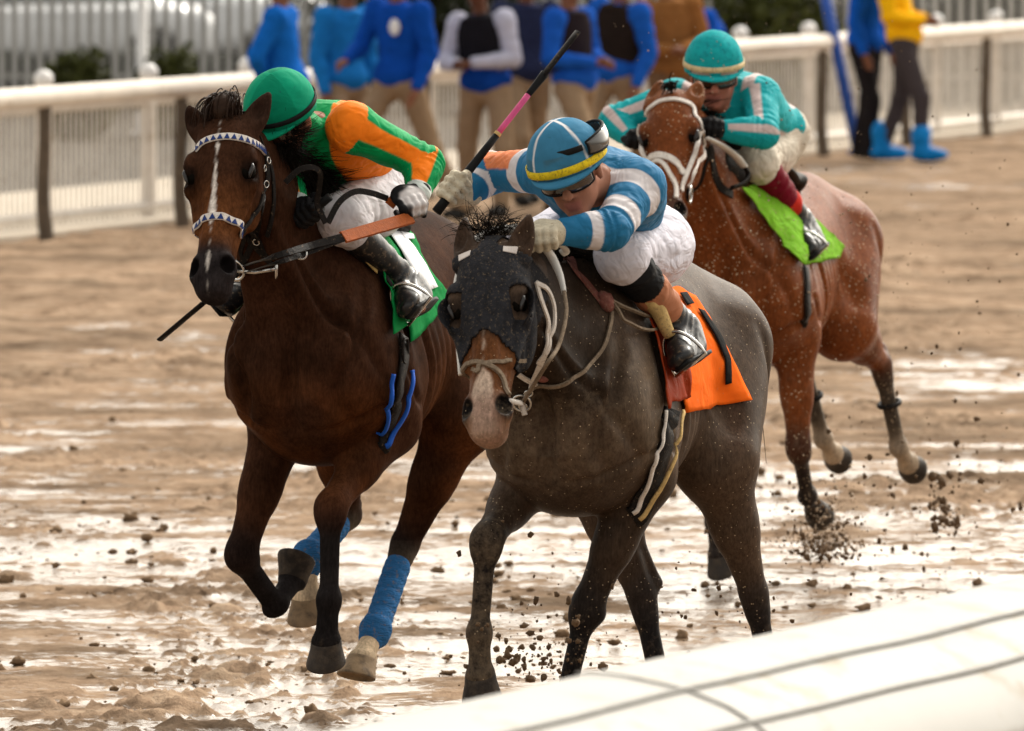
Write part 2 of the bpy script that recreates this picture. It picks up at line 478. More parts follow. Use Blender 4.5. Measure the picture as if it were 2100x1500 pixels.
# ------------------------------------------------------------------ the racetrack ground: one sheet, finely cut where the horses run
def ground():
    ys = np.concatenate([np.arange(14, 22, .05), np.arange(22, 42, .03), np.arange(42, 70, .08), np.arange(70, 100, .6), np.arange(100, 400, 12), [420, 600, 1000, 2500]])
    ys = np.concatenate([[-400, -60, 0, 8], ys])
    xh = np.concatenate([np.arange(0, 2.6, .02), np.arange(2.6, 6, .1), np.arange(6, 20, .8), np.arange(20, 80, 8), [100, 200, 600, 2000]])
    xs = np.concatenate([-xh[:0:-1], xh])
    X, Y = np.meshgrid(xs, ys, indexing='ij')
    p = np.stack([X.ravel(), Y.ravel(), np.zeros(X.size)], 1)
    # lumps: harrow lines along the track, hoof-churned clods, a loose berm at the fence side
    a = math.radians(20); U = p[:, 0] * math.cos(a) - p[:, 1] * math.sin(a); Wd = p[:, 0] * math.sin(a) + p[:, 1] * math.cos(a)
    q = np.stack([p[:, 0], p[:, 1], 0 * U], 1)
    z = .016 * fbm(q * A_([1.3, .5, 1]), 3) + .006 * fbm(q * A_([6, 3, 1]) + 9, 3)
    z += .016 * fbm(q * A_([.55, 3.2, 1]) + 13, 4)
    patch = smooth(-.05, .25, fbm(q * A_([1.1, .45, 1]) + 50, 3))
    cl = fbm(q * A_([7, 4, 1]) + 31, 5, .62); z += (.007 + .020 * patch) * smooth(.12, .42, cl)
    cl2 = fbm(q * A_([26, 15, 1]) + 71, 2); z += .013 * smooth(.15, .55, cl2) * (.35 + patch)
    far = smooth(46, 58, p[:, 1]) * smooth(75, 60, p[:, 1])
    z += far * (.05 * fbm(q * A_([2.2, 1.0, 1]) + 5, 4) + .02)
    z *= smooth(8, 15, p[:, 1]) * smooth(140, 80, p[:, 1])
    Vv = p.copy(); Vv[:, 2] = z - .012
    n, m = len(xs), len(ys)
    I = np.arange(n * m).reshape(n, m)
    F = np.stack([I[:-1, :-1], I[1:, :-1], I[1:, 1:], I[:-1, 1:]], -1).reshape(-1, 4)
    mt, nt, bs = newmat('wet track mud')
    v = texco(nt)
    geo = nd(nt, 'ShaderNodeNewGeometry'); sx = nd(nt, 'ShaderNodeSeparateXYZ'); nt.links.new(geo.outputs['Position'], sx.inputs[0])
    n1a = noise(nt, texco(nt, (.8, 1.7, 1)), 2.4, 6, .6); n1b = noise(nt, texco(nt, (.7, 2.2, 1)), 14.0, 8, .7)
    nm = nd(nt, 'ShaderNodeMath', operation='MULTIPLY_ADD'); nt.links.new(n1b, nm.inputs[0]); nm.inputs[1].default_value = .66; nm2 = nd(nt, 'ShaderNodeMath', operation='MULTIPLY'); nt.links.new(n1a, nm2.inputs[0]); nm2.inputs[1].default_value = .34
    nt.links.new(nm2.outputs[0], nm.inputs[2]); n1 = nm.outputs[0]
    colr = ramp(nt, noise(nt, v, 5, 9, .7), [(.30, (.095, .060, .038)), (.48, (.29, .20, .133)), (.72, (.43, .32, .225))])
    colr = mixc(nt, 1.0, colr, ramp(nt, noise(nt, texco(nt, (.5, .8, 1)), 1.3, 6, .65), [(.35, .52), (.60, 1.12)]), 'MULTIPLY')
    # wetness: low ground holds water, much of it near the camera, little at the far side
    mr = nd(nt, 'ShaderNodeMapRange'); nt.links.new(sx.outputs[1], mr.inputs[0]); mr.inputs[1].default_value = 30; mr.inputs[2].default_value = 58; mr.inputs[3].default_value = .015; mr.inputs[4].default_value = .20
    hz = nd(nt, 'ShaderNodeMath', operation='MULTIPLY'); nt.links.new(sx.outputs[2], hz.inputs[0]); hz.inputs[1].default_value = 10.0
    s1 = nd(nt, 'ShaderNodeMath', operation='ADD'); nt.links.new(n1, s1.inputs[0]); nt.links.new(hz.outputs[0], s1.inputs[1])
    s2 = nd(nt, 'ShaderNodeMath', operation='ADD'); nt.links.new(s1.outputs[0], s2.inputs[0]); nt.links.new(mr.outputs[0], s2.inputs[1])
    wet = ramp(nt, s2.outputs[0], [(.422, 1), (.485, 0)])
    colr = mixc(nt, wet, colr, (.19, .13, .082))
    nt.links.new(colr, bs.inputs['Base Color'])
    rg = nd(nt, 'ShaderNodeMapRange'); nt.links.new(wet, rg.inputs[0]); rg.inputs[3].default_value = .85; rg.inputs[4].default_value = .10
    nt.links.new(rg.outputs[0], bs.inputs['Roughness'])
    sp_ = nd(nt, 'ShaderNodeMapRange'); nt.links.new(wet, sp_.inputs[0]); sp_.inputs[3].default_value = 1.03; sp_.inputs[4].default_value = 1.36; nt.links.new(sp_.outputs[0], bs.inputs['IOR'])
    bd = nd(nt, 'ShaderNodeBump'); bd.inputs['Distance'].default_value = .02
    nt.links.new(noise(nt, v, 38, 5, .65), bd.inputs['Height'])
    sg = nd(nt, 'ShaderNodeMapRange'); nt.links.new(wet, sg.inputs[0]); sg.inputs[3].default_value = .8; sg.inputs[4].default_value = .22
    nt.links.new(sg.outputs[0], bd.inputs['Strength']); nt.links.new(bd.outputs[0], bs.inputs['Normal'])
    o = link('track_ground', Vv, F, mt); meta(o, kind='structure')
    return o
GROUND = ground()
# ------------------------------------------------------------------ horses
BLACK = (.012, .010, .010)
def hoof_mesh(c, down, fwd, r=.058):
    """Wall of a hoof: sloped, wider at the ground, with a rim and a hollow sole."""
    d = nrm(down); f = nrm(fwd - d * (np.asarray(fwd) @ d)); s_ = np.cross(d, f); n = 28
    V, F = [], []
    rings = [(.70, -.014, -.004), (.80, -.004, .004), (.83, .004, .006), (.86, .018, .012), (.98, .042, .022), (1.07, .060, .028), (1.05, .065, .030), (.88, .064, .029), (.80, .054, .026)]
    for k, z, sh in rings:
        for j in range(n):
            t = 2 * math.pi * j / n; x = math.cos(t) * 1.08; y = math.sin(t)
            if x < 0: x *= .78
            V.append(np.asarray(c) + d * z + f * (x * r * k + sh - .006) + s_ * (y * r * k))
    for i in range(len(rings) - 1):
        for j in range(n): F.append((i * n + j, i * n + (j + 1) % n, (i + 1) * n + (j + 1) % n, (i + 1) * n + j))
    V.append(np.asarray(c) + d * .05 + f * .015); m = len(V) - 1; b = (len(rings) - 1) * n
    for j in range(n): F.append((b + j, b + (j + 1) % n, m))
    F.append(tuple(range(n))[::-1])
    return A_(V), F

class Horse: pass
def build_horse(fr, label, sc, dz, legs, poll, muzzle, coat, cols, withers=None, head_roll=0, ears=None, face=None, mud_fn=None, h=.0065, mane=None, neck_bend=0, point_cols=True, sock=None, hoofcols=None, earback=0, headlen=.62, torso_bend=0.0):
    """legs: dict RF/LF/RH/LH -> dict(knee,fet,cor,down,fwd) in local coordinates."""
    H = Horse(); H.fr = fr; S = sc; pr = []
    Z = lambda z: z * S + dz
    def T(f, l, z): return A_([f * S, l * S, Z(z)])
    C, L = 0, 1        # colour slots: coat, lower leg
    # trunk
    st = []
    for f, top, bot, hw, egg in [(-1.21, 1.33, 1.14, .05, 0), (-1.17, 1.40, 1.06, .12, 0), (-1.08, 1.475, .99, .185, .08), (-.92, 1.53, .95, .215, .32), (-.74, 1.56, .95, .226, .38),
                                 (-.55, 1.545, .93, .232, .26), (-.36, 1.515, .895, .240, .14), (-.16, 1.525, .850, .258, .24), (.0, 1.57, .825, .256, .30), (.12, 1.575, .815, .245, .36),
                                 (.24, 1.53, .815, .228, .26), (.34, 1.44, .85, .212, .08), (.42, 1.32, .93, .172, 0), (.47, 1.20, 1.00, .10, 0)]:
        c = (top + bot) / 2
        st.append(((f + 1.21) / 1.67, (c - 1.2) * S, hw * S, (top - c) * S, (top - c) * S, egg))
    pr.append(loft(T(-1.21, 0, 1.2), T(.46, 0, 1.2), (0, 1, 0), st, k=.04, col=C, n=2.1))
    for s_ in (-1, 1):
        pr += [ell(T(.30, s_ * .165, 1.12), A_([.15, .070, .19]) * S, k=.07, col=C, axis=(.55, 0, -.83)),         # point of shoulder
               ell(T(.19, s_ * .165, 1.23), A_([.24, .055, .12]) * S, k=.09, col=C, axis=(.42, s_ * .32, -.9)),   # shoulder blade muscle
               ell(T(.385, s_ * .082, 1.09), A_([.17, .080, .10]) * S, k=.05, col=C, axis=(-.25, s_ * .25, -1)),  # breast
               ell(T(.08, s_ * .185, 1.02), A_([.15, .07, .13]) * S, k=.06, col=C),                               # triceps
                              ell(T(-1.00, s_ * .12, 1.25), A_([.20, .12, .24]) * S, k=.06, col=C, axis=(.4, 0, -1))]            # buttock muscle
    # neck
    poll = np.asarray(poll, float); muzzle = np.asarray(muzzle, float)
    hd = nrm(muzzle - poll)
    sd_ = nrm(A_([0, 1, 0]) - hd * hd[1]); fu0 = np.cross(hd, sd_)
    rr = math.radians(head_roll); sd = sd_ * math.cos(rr) + fu0 * math.sin(rr)
    ha, hs_, hf = frame_from(hd, sd); H.ha, H.hs, H.hf, H.poll = ha, hs_, hf, poll
    nb = T(.10, 0, 1.22); ne = poll - hf * .045 + ha * .035
    nk = [(0, 0, .17 * S, .31 * S, .33 * S, .3), (.22, .015, .142 * S, .27 * S, .27 * S, .32), (.45, .025 + neck_bend, .112 * S, .205 * S, .205 * S, .3), (.68, .03 + neck_bend, .092 * S, .16 * S, .155 * S, .22), (.88, .018, .083 * S, .125 * S, .125 * S, .1), (1.0, .0, .068 * S, .075 * S, .09 * S, 0)]
    pr.append(loft(nb, ne, (0, 1, 0), nk, k=.07, col=C, n=2.1)); H.nb, H.ne = nb, ne
    nd_ = nrm(ne - nb)
    for s_ in (-1, 1):     # muscle cord from jaw to breast, gullet between
        pr.append(cone(T(.36, s_ * .075, 1.16), nb + (ne - nb) * .86 + A_([0, s_ * .045, -.06]), .075 * S, .045, k=.05, col=C))
    # head
    HL = headlen / .62
    def hp(t, s_, v): return poll + ha * t * HL + hs_ * s_ + hf * v
    H.hp = hp
    hst = [(-.03, 0, .045, .040, .06, 0), (.02, 0, .078, .070, .095, 0), (.09, 0, .094, .088, .12, .05), (.16, 0, .098, .092, .155, .12), (.23, 0, .090, .086, .165, .1), (.30, 0, .069, .075, .145, .02),
           (.37, 0, .059, .067, .11, 0), (.44, 0, .053, .062, .09, 0), (.50, 0, .053, .060, .08, -.02), (.55, 0, .057, .058, .075, 0), (.595, 0, .050, .046, .066, 0), (.625, 0, .036, .024, .052, 0)]
    hst = [(a / .62, b, c, d, e, g) for a, b, c, d, e, g in hst]
    pr.append(loft(poll, hp(.62, 0, 0), hs_, hst, k=.04, col=C, n=2.5))
    for s_ in (-1, 1):
        pr += [ell(hp(.185, s_ * .092, .048), (.052, .022, .030), k=.022, col=C, axis=ha, side=hs_),                 # brow
               ell(hp(.235, s_ * .100, .022), (.040, .016, .020), k=.020, col=C, axis=ha, side=hs_),                 # below the eye
               ell(hp(.22, s_ * .060, -.085), (.105, .030, .068), k=.035, col=C, axis=ha + hf * -.1, side=hs_),      # jowl
               cone(hp(.27, s_ * .086, .0), hp(.40, s_ * .062, .012), .014, .010, k=.022, col=C),                    # cheek bone crest
               ell(hp(.548, s_ * .048, .018), (.046, .025, .038), k=.02, col=3, axis=ha + hf * .35, side=hs_),     # nostril rim
               ]
        pr += [ell(hp(.218, s_ * .108, .042), (.028, .016, .017), k=.010, col=None, axis=ha, side=hs_, sub=True),    # eye socket
               ell(hp(.552, s_ * .060, .046), (.034, .027, .028), k=.008, col=None, axis=ha + hf * .4, side=hs_ * s_ + hf * .3, sub=True)]
    pr += [ell(hp(.60, 0, -.005), (.036, .052, .046), k=.02, col=3, axis=ha, side=hs_), ell(hp(.585, 0, -.052), (.034, .038, .028), k=.018, col=3, axis=ha, side=hs_)]
    for s_ in (-1, 1): pr.append(cone(hp(.545, s_ * .055, -.035), hp(.61, s_ * .03, -.030), .006, .005, k=.008, col=None)); pr[-1].sub = True   # mouth line
    # ears
    for s_ in (-1, 1):
        tip = (ears or {}).get('L' if s_ > 0 else 'R')
        b0 = hp(.045, s_ * .074, .030)
        tip = b0 + hf * .03 - ha * .17 + hs_ * s_ * .03 if tip is None else np.asarray(tip)
        ax = nrm(tip - b0); ln = np.linalg.norm(tip - b0)
        fw = nrm(hf + hs_ * s_ * .45 + ha * .2); ea, es, eu = frame_from(ax, np.cross(fw, ax))
        rows = [(0, 0, .032, .028, .028, 0), (.2, .002, .036, .028, .026, 0), (.45, .004, .036, .024, .022, 0), (.7, .006, .027, .018, .017, 0), (.9, .004, .015, .011, .010, 0), (1.0, .0, .007, .006, .006, 0)]
        pr.append(loft(b0 - ax * .015, tip + ax * .01, es, rows, k=.015, col=2))
        q = loft(b0 + ax * ln * .22 + eu * .030, b0 + ax * ln * .90 + eu * .018, es, [(0, 0, .010, .012, .012, 0), (.35, 0, .020, .014, .020, 0), (.7, 0, .014, .01, .013, 0), (1, 0, .003, .004, .004, 0)], k=.006, col=None)
        q.sub = True; pr.append(q)
    # legs
    for key, d in legs.items():
        s_ = 1 if key[0] == 'L' else -1; front = key[1] == 'F'
        kn, ft, co = d['knee'], d['fet'], d['cor']
        if front:
            E = d['E']; up = T(.16, s_ * .17, 1.12); ax = nrm(kn - E)
            bk = d.get('back', A_([-1, 0, 0])); bk = nrm(bk - ax * (bk @ ax))
            pr += [cone(up, E, .105 * S, .085 * S, k=.05, col=C), cone(E, E + (kn - E) * .55, .088 * S, .058 * S, k=.04, col=C),
                   cone(E + (kn - E) * .5, kn, .060 * S, .042 * S, k=.03, col=d.get('armcol', C)),
                   ell(E + (kn - E) * .28 - bk * .03, (.16 * S, .052 * S, .045 * S), k=.035, col=C, axis=kn - E),
                   ell(E + (kn - E) * .25 + bk * .03, (.17 * S, .045 * S, .05 * S), k=.03, col=C, axis=kn - E)]
            cn = nrm(ft - kn); kb = nrm(ax + (-cn)); kb = kb if np.linalg.norm(ax - cn) > .15 else -bk
            pr += [ell(kn - ax * .012, (.062 * S, .050 * S, .047 * S), k=.02, col=L, axis=ax - 0 * cn), ell(kn + cn * .03, (.045 * S, .046 * S, .042 * S), k=.02, col=L, axis=cn),
                   ell(kn - kb * .03 + cn * .01, (.035, .028, .028), k=.02, col=L)]
            r1, r2, kr = .032, .0275, .0
        else:
            St = d['St']; hip = T(-.86, s_ * .12, 1.27); ax = nrm(kn - St); cn = nrm(ft - kn)
            bkv = d.get('back', None)
            bk = -cn - ax * (-cn @ ax); bk = nrm(bk) if np.linalg.norm(bk) > .1 else nrm(A_([-1, 0, 0]) - ax * (A_([-1, 0, 0]) @ ax))
            bk = nrm(bk + A_([-.4, 0, 0]))
            pr += [cone(hip, St, .18 * S, .138 * S, k=.07, col=C), ell(T(-.98, s_ * .15, 1.12) * .6 + St * .4, (.24 * S, .10 * S, .12 * S), k=.07, col=C, axis=kn - T(-.95, s_ * .14, 1.25)),
                   cone(St, St + (kn - St) * .55, .112 * S, .068 * S, k=.05, col=C), cone(St + (kn - St) * .5, kn, .070 * S, .040 * S, k=.03, col=d.get('armcol', C)),
                   ell(St + (kn - St) * .30 + bk * .05, (.17 * S, .062 * S, .07 * S), k=.04, col=C, axis=kn - St),
                   cone(St + (kn - St) * .55 + bk * .055, kn + bk * .052 - cn * .02, .022, .018, k=.022, col=C),        # hamstring cord
                   ell(kn + bk * .042 - cn * .015, (.028, .024, .024), k=.018, col=L), ell(kn, (.058 * S, .040 * S, .047 * S), k=.022, col=L, axis=cn), ell(kn + cn * .05 , (.05 * S, .036 * S, .04 * S), k=.02, col=L, axis=cn)]
            r1, r2 = .034, .029
        pr += [cone(kn, ft, r1 * S, r2 * S, k=.025, col=L)]
        pb = d.get('tend'); pb = nrm(ft - kn)
        back2 = -nrm(d['fwd']) if d.get('fwd') is not None else A_([-1, 0, 0]); back2 = nrm(back2 - pb * (back2 @ pb))
        sl = sock.get(key, L) if sock else L
        pr += [cone(kn + pb * .06 + back2 * .022, ft - pb * .03 + back2 * .026, .015 * S, .015 * S, k=.014, col=sl if sock else L),
               ell(ft, (.040 * S, .036 * S, .040 * S), k=.022, col=sl), ell(ft + back2 * .026, (.028, .026, .026), k=.016, col=sl),
               cone(ft, co, .030 * S, .036 * S, k=.02, col=sl), ell(co, (.03, .046 * S, .046 * S), k=.015, col=sl, axis=d['down'])]
    V, Fq = sdf_mesh(pr, h, relax=1)
    palette = [cols['coat'], cols['leg'], cols.get('ear', cols['coat']), cols.get('muzzle', cols['coat']), cols.get('sock', (.5, .42, .32))]
    c = blend_colors(V, pr, palette, .02)
    rel = V - poll; t, s_, v = rel @ ha / HL, rel @ hs_, rel @ hf
    inhead = (t > -.1) & (t < .7) & (np.abs(s_) < .16) & (np.abs(v) < .2)
    H.tsv = (t, s_, v, inhead)
    if face is not None: c = face(c, t, s_, v, inhead, V)
    for sg in (-1, 1):
        hole = ell(hp(.552, sg * .060, .046), (.034, .027, .028), axis=ha + hf * .4, side=hs_ * sg + hf * .3); near = np.linalg.norm(V - hp(.55, sg * .06, .03), axis=1) < .08
        if near.any():
            m_ = smooth(.006, -.001, hole.d(V[near]))[:, None]; c[near] = c[near] * (1 - m_) + A_([.004, .003, .003]) * m_
        so = np.linalg.norm((V - hp(.218, sg * .098, .042)), axis=1); m_ = (smooth(.048, .028, so) * .75)[:, None]; c = c * (1 - m_) + A_([.010, .007, .006]) * m_
    mud = mud_fn(V) if mud_fn is not None else np.full(len(V), .2)
    N = vnormals(V, Fq)
    V = V + N * (fbm(V * 6, 2)[:, None] * .002)
    bv = BVHTree.FromPolygons([Vector(x) for x in V], [tuple(int(i) for i in f) for f in Fq])
    def groove(pts, wd, dp, scaled=True):
        nonlocal V
        L_ = [A_(bv.find_nearest(Vector(T(*q) if scaled else q))[0]) for q in crom(pts, 8)]
        lo, hi = np.min(L_, 0) - wd * 3, np.max(L_, 0) + wd * 3; m = ((V > lo) & (V < hi)).all(1)
        if not m.any(): return
        q = V[m]; d = np.full(len(q), 9.); tt = np.zeros(len(q))
        for i in range(len(L_) - 1):
            ab = L_[i + 1] - L_[i]; t_ = np.clip((q - L_[i]) @ ab / (ab @ ab + 1e-9), 0, 1); e = np.linalg.norm(q - L_[i] - t_[:, None] * ab, axis=1); k_ = e < d; d[k_] = e[k_]; tt[k_] = (i + t_[k_]) / (len(L_) - 1)
        V[m] -= N[m] * (dp * 1.9 * np.exp(-(d / wd) ** 2) * np.sin(math.pi * np.clip(tt, .04, .96)) ** .6)[:, None]
    groove([(.52, 0, 1.27), (.52, 0, 1.05), (.44, 0, .86)], .022, .016)
    for s_ in (-1, 1):
        groove([(.30, s_ * .25, 1.46), (.40, s_ * .2, 1.25), (.46, s_ * .15, 1.06), (.40, s_ * .17, .95)], .022, .014)
        groove([(.06, s_ * .32, 1.42), (.12, s_ * .32, 1.22), (.24, s_ * .32, 1.07)], .020, .009)
        groove([(-.02, s_ * .32, 1.30), (-.09, s_ * .32, 1.08), (-.03, s_ * .28, .90)], .024, .014)
        groove([(.42, s_ * .06, .93), (.34, s_ * .2, .99), (.22, s_ * .32, 1.02)], .016, .009)
        groove([(.20, s_ * .3, 1.12), (.10, s_ * .32, 1.02), (.02, s_ * .32, 1.0)], .016, .008)
        groove([(-.98, s_ * .32, 1.42), (-1.0, s_ * .32, 1.20), (-.88, s_ * .3, .98)], .026, .013)
        groove([(-.80, s_ * .32, 1.36), (-.84, s_ * .32, 1.12), (-.74, s_ * .32, .95)], .024, .008)
        groove([(-.42, s_ * .32, 1.28), (-.48, s_ * .3, 1.10), (-.44, s_ * .25, .96)], .05, .016)
        for i in range(5): groove([(-.10 - .07 * i, s_ * .34, 1.28), (-.15 - .075 * i, s_ * .34, 1.1), (-.13 - .075 * i, s_ * .28, .93)], .016, .0035)
        low = lambda t, dz_: nb * (1 - t) + ne * t + A_([.12, s_ * .2, dz_])
        groove([low(.12, -.22), low(.45, -.15), low(.8, -.10)], .022, .013, False)
        groove([low(.15, .02), low(.5, .0), low(.85, .02)], .04, .008, False)
        groove([hp(.17, s_ * .12, -.02), hp(.27, s_ * .1, -.05), hp(.34, s_ * .09, -.10)], .014, .006, False)
        groove([hp(.26, s_ * .06, .07), hp(.36, s_ * .055, .05), hp(.46, s_ * .05, .045)], .014, .004, False)
        groove([hp(.42, s_ * .07, .0), hp(.50, s_ * .065, -.01), hp(.52, s_ * .06, -.03)], .012, .005, False)
    root = link('racehorse', V, Fq, coat, None, col=c, fr=fr, attrs={'mud': mud})
    meta(root, label, 'horse')
    H.root, H.V, H.F, H.N = root, V, Fq, N
    H.bvh = BVHTree.FromPolygons([Vector(x) for x in V], [tuple(int(i) for i in f) for f in Fq])
    H.cam = Vector(fr.cam)
    H.legs = legs
    # hooves, eyes
    for key, d in legs.items():
        hc = (hoofcols or {}).get(key, 'hoof dark')
        V2, F2 = hoof_mesh(d['cor'], d['down'], d['fwd'], .057 * S)
        link('hoof', V2, F2, MAT[hc], root)
    for s_ in (-1, 1):
        V2, F2 = ball(hp(.216, s_ * .084, .041), (.029, .026, .025), axis=ha, side=hs_)
        e = link('eye', V2, F2, MAT['horse eye'], root)
        # lids: two soft arcs over the eyeball
        arc = []
        for i in range(13):
            u = -1.1 + 2.2 * i / 12
            arc.append(hp(.216 + .033 * math.sin(u) , s_ * (.106 - .012 * abs(math.sin(u))), .040 + .023 * math.cos(u)))
        V2, F2 = tube(arc, [.003, .006, .0065, .006, .003], 8); link('eyelid', V2, F2, MAT['eyelid'], root)
        arc = [hp(.216 + .033 * math.sin(u), s_ * (.104 - .008 * abs(math.sin(u))), .040 - .022 * math.cos(u)) for u in np.linspace(-1.1, 1.1, 11)]
        V2, F2 = tube(arc, [.002, .0045, .005, .0045, .002], 8); link('eyelid', V2, F2, MAT['eyelid'], root)
    return H

def hit(H, px, py):
    """The point of the horse's skin seen at a photo pixel (local coordinates) and its normal."""
    d = Vector(H.fr.dir(px, py)); r = H.bvh.ray_cast(H.cam, d)
    if r[0] is None:
        t = (Vector((0, 0, 1.2)) - H.cam).dot(d); r = H.bvh.find_nearest(H.cam + d * t)
    return A_(r[0]), A_(r[1])
def snap(H, p, off=.0):
    r = H.bvh.find_nearest(Vector(p)); return A_(r[0]) + A_(r[1]) * off, A_(r[1])
def strap(H, name, pts, width, thick, mat, parent, off=.002, n=8, snapped=True, nor=None, label=None, closed=False, sm=True):
    c = crom(pts, n); P_, N_ = [], []
    for i, p in enumerate(c):
        if snapped: q, m = snap(H, p, off)
        else: q, m = p, (nor if nor is not None else snap(H, p)[1])
        P_.append(q); N_.append(m)
    P_, N_ = A_(P_), A_(N_)
    for _ in range(2): N_[1:-1] = (N_[:-2] + N_[1:-1] * 2 + N_[2:]) / 4
    if snapped and sm:
        for _ in range(2): P_[1:-1] = (P_[:-2] + P_[1:-1] * 2 + P_[2:]) / 4
    V, F = ribbon(P_, N_, width, thick)
    o = link(name, V, F, mat, parent, smoothf=False)
    if label: o['label'] = label
    return o, P_, N_
def drape(H, quad, nu=24, nv=24, off=.008, wave=.004, seed=0, pixels=True, mask=None, minoff=True):
    """A cloth sheet lying on the horse: quad corners (a b c d) or a grid of control pixels, bilinearly filled and dropped on the skin."""
    G = np.asarray(quad, float); m, n = G.shape[:2]
    us, vs = np.linspace(0, m - 1, nu), np.linspace(0, n - 1, nv); Pp = np.zeros((nu, nv, 3)); Nn = np.zeros((nu, nv, 3))
    for i, u in enumerate(us):
        a = min(int(u), m - 2); fu = u - a
        for j, v in enumerate(vs):
            b = min(int(v), n - 2); fv = v - b
            q = (G[a, b] * (1 - fu) + G[a + 1, b] * fu) * (1 - fv) + (G[a, b + 1] * (1 - fu) + G[a + 1, b + 1] * fu) * fv
            if pixels: p, k = hit(H, q[0], q[1])
            else: p, k = snap(H, q)
            Pp[i, j], Nn[i, j] = p, k
    for _ in range(3):
        Q = Nn.copy(); Q[1:-1, 1:-1] = (Nn[:-2, 1:-1] + Nn[2:, 1:-1] + Nn[1:-1, :-2] + Nn[1:-1, 2:] + Nn[1:-1, 1:-1]) / 5; Nn = Q
        Q = Pp.copy(); Q[1:-1, 1:-1] = (Pp[:-2, 1:-1] + Pp[2:, 1:-1] + Pp[1:-1, :-2] + Pp[1:-1, 2:] + 2 * Pp[1:-1, 1:-1]) / 6; Pp = Q
    Nn /= np.linalg.norm(Nn, axis=-1)[..., None] + 1e-9
    return Pp, Nn
def sheet(Pp, Nn, off, thick=.004, wave=.0, seed=0, freq=30):
    nu, nv = Pp.shape[:2]; V = (Pp + Nn * off).reshape(-1, 3); N = Nn.reshape(-1, 3)
    if wave: V = V + N * (np.maximum(fbm(V * freq + seed, 2), -.4)[:, None] * wave)
    F = [(i * nv + j, (i + 1) * nv + j, (i + 1) * nv + j + 1, i * nv + j + 1) for i in range(nu - 1) for j in range(nv - 1)]
    q = V[F[0][1]] - V[F[0][0]]; r = V[F[0][3]] - V[F[0][0]]
    if np.cross(q, r) @ N[0] < 0: F = [f[::-1] for f in F]
    return thicken(V, F, N, thick)
def strands(roots, dirs, n, length, mat, name, parent, r=.0035, seed=1, curl=.25, spread=.5, jitter=.02, gravity=-.2, pts=6, clump=0):
    """Hair as tapering curved strands, gathered in locks when clump > 0."""
    rg = np.random.default_rng(seed); ms = []
    roots = np.asarray(roots, float); dirs = np.asarray(dirs, float)
    ck = [(rg.random(), rg.normal(0, .55, 3), rg.normal(0, 1.0, 3), .6 + .7 * rg.random()) for _ in range(max(clump, 1))]
    for i in range(n):
        cu, cd_, cc_, cl_ = ck[i % len(ck)] if clump else (rg.random(), 0, 0, 1)
        u = np.clip(cu + (rg.normal() * .012 if clump else 0), 0, .9999) * (len(roots) - 1); a = min(int(u), len(roots) - 2); f = u - a
        p = roots[a] * (1 - f) + roots[a + 1] * f + rg.normal(0, jitter, 3); d = nrm(dirs[a] * (1 - f) + dirs[a + 1] * f + cd_ * .5 + rg.normal(0, spread, 3) * .5)
        L = length * (.55 + .6 * rg.random()) * cl_; P_ = [p]; cv = rg.normal(0, curl, 3) + cc_
        for k in range(pts):
            d = nrm(d + cv / pts + A_([0, 0, gravity / pts])); p = p + d * L / pts; P_.append(p)
        ms.append(tube(P_, [r, r * 1.1, r * .8, r * .3], 3))
    V, F = join(*ms)
    return link(name, V, F, mat, parent)
def fore(fr, s_, sc, dz, knee, fet, cor, near=(True, False, False), down=None, fwd=None, E=None, lens=(.43, .28, .125), **kw):
    E = A_([.06 * sc, s_ * .175 * sc, .93 * sc + dz]) if E is None else E
    k = fr.bone(E, *knee, lens[0] * sc, near[0]); f = fr.bone(k, *fet, lens[1] * sc, near[1]); c = fr.bone(f, *cor, lens[2] * sc, near[2])
    pd = nrm(c - f)
    if fwd is None: fwd = nrm(A_([1, 0, .2]) - pd * (A_([1, 0, .2]) @ pd))
    fwd = nrm(fwd); dn = nrm(pd * .85 - fwd * .5) if down is None else nrm(down)
    return dict(E=E, knee=k, fet=f, cor=c, down=dn, fwd=fwd, **kw)
def hind(fr, s_, sc, dz, hock, fet, cor, near=(False, True, True), St=None, down=None, fwd=None, lens=(.47, .37, .13), **kw):
    St = A_([-.54 * sc, s_ * .215 * sc, .95 * sc + dz]) if St is None else St
    k = fr.bone(St, *hock, lens[0] * sc, near[0]); f = fr.bone(k, *fet, lens[1] * sc, near[1]); c = fr.bone(f, *cor, lens[2] * sc, near[2])
    pd = nrm(c - f)
    if fwd is None: fwd = nrm(A_([1, 0, .2]) - pd * (A_([1, 0, .2]) @ pd))
    fwd = nrm(fwd); dn = nrm(pd * .85 - fwd * .5) if down is None else nrm(down)
    return dict(St=St, knee=k, fet=f, cor=c, down=dn, fwd=fwd, **kw)
# ------------------------------------------------------------------ the three racehorses
M('hoof dark', (.038, .032, .028), .55, .4, 9, .25, 60, dirt=(.085, .065, .048), dirt_amt=.9)
M('hoof pale', (.27, .19, .115), .55, .35, 9, .25, 60, dirt=(.07, .055, .045), dirt_amt=.7)
M('horse eye', (.004, .003, .002), .46, .1, spec=.2)
M('eyelid', (.012, .009, .008), .4)
MAT['coat bay'] = coat_mat('dark bay coat', mud_amt=.25, gloss=.45, ior=1.03, dapple=.5)
MAT['coat grey'] = coat_mat('mud filmed brown coat', mud=(.20, .145, .095), mud_amt=.6, gloss=.42, speck=.6)
MAT['coat red'] = coat_mat('chestnut coat', mud=(.34, .25, .17), mud_amt=.3, gloss=.36, speck=1.0)

frA = Frame(.235, 27.2, 18); frB = Frame(-.523, 29.2, 18); frC = Frame(.895, 35.0, 16)

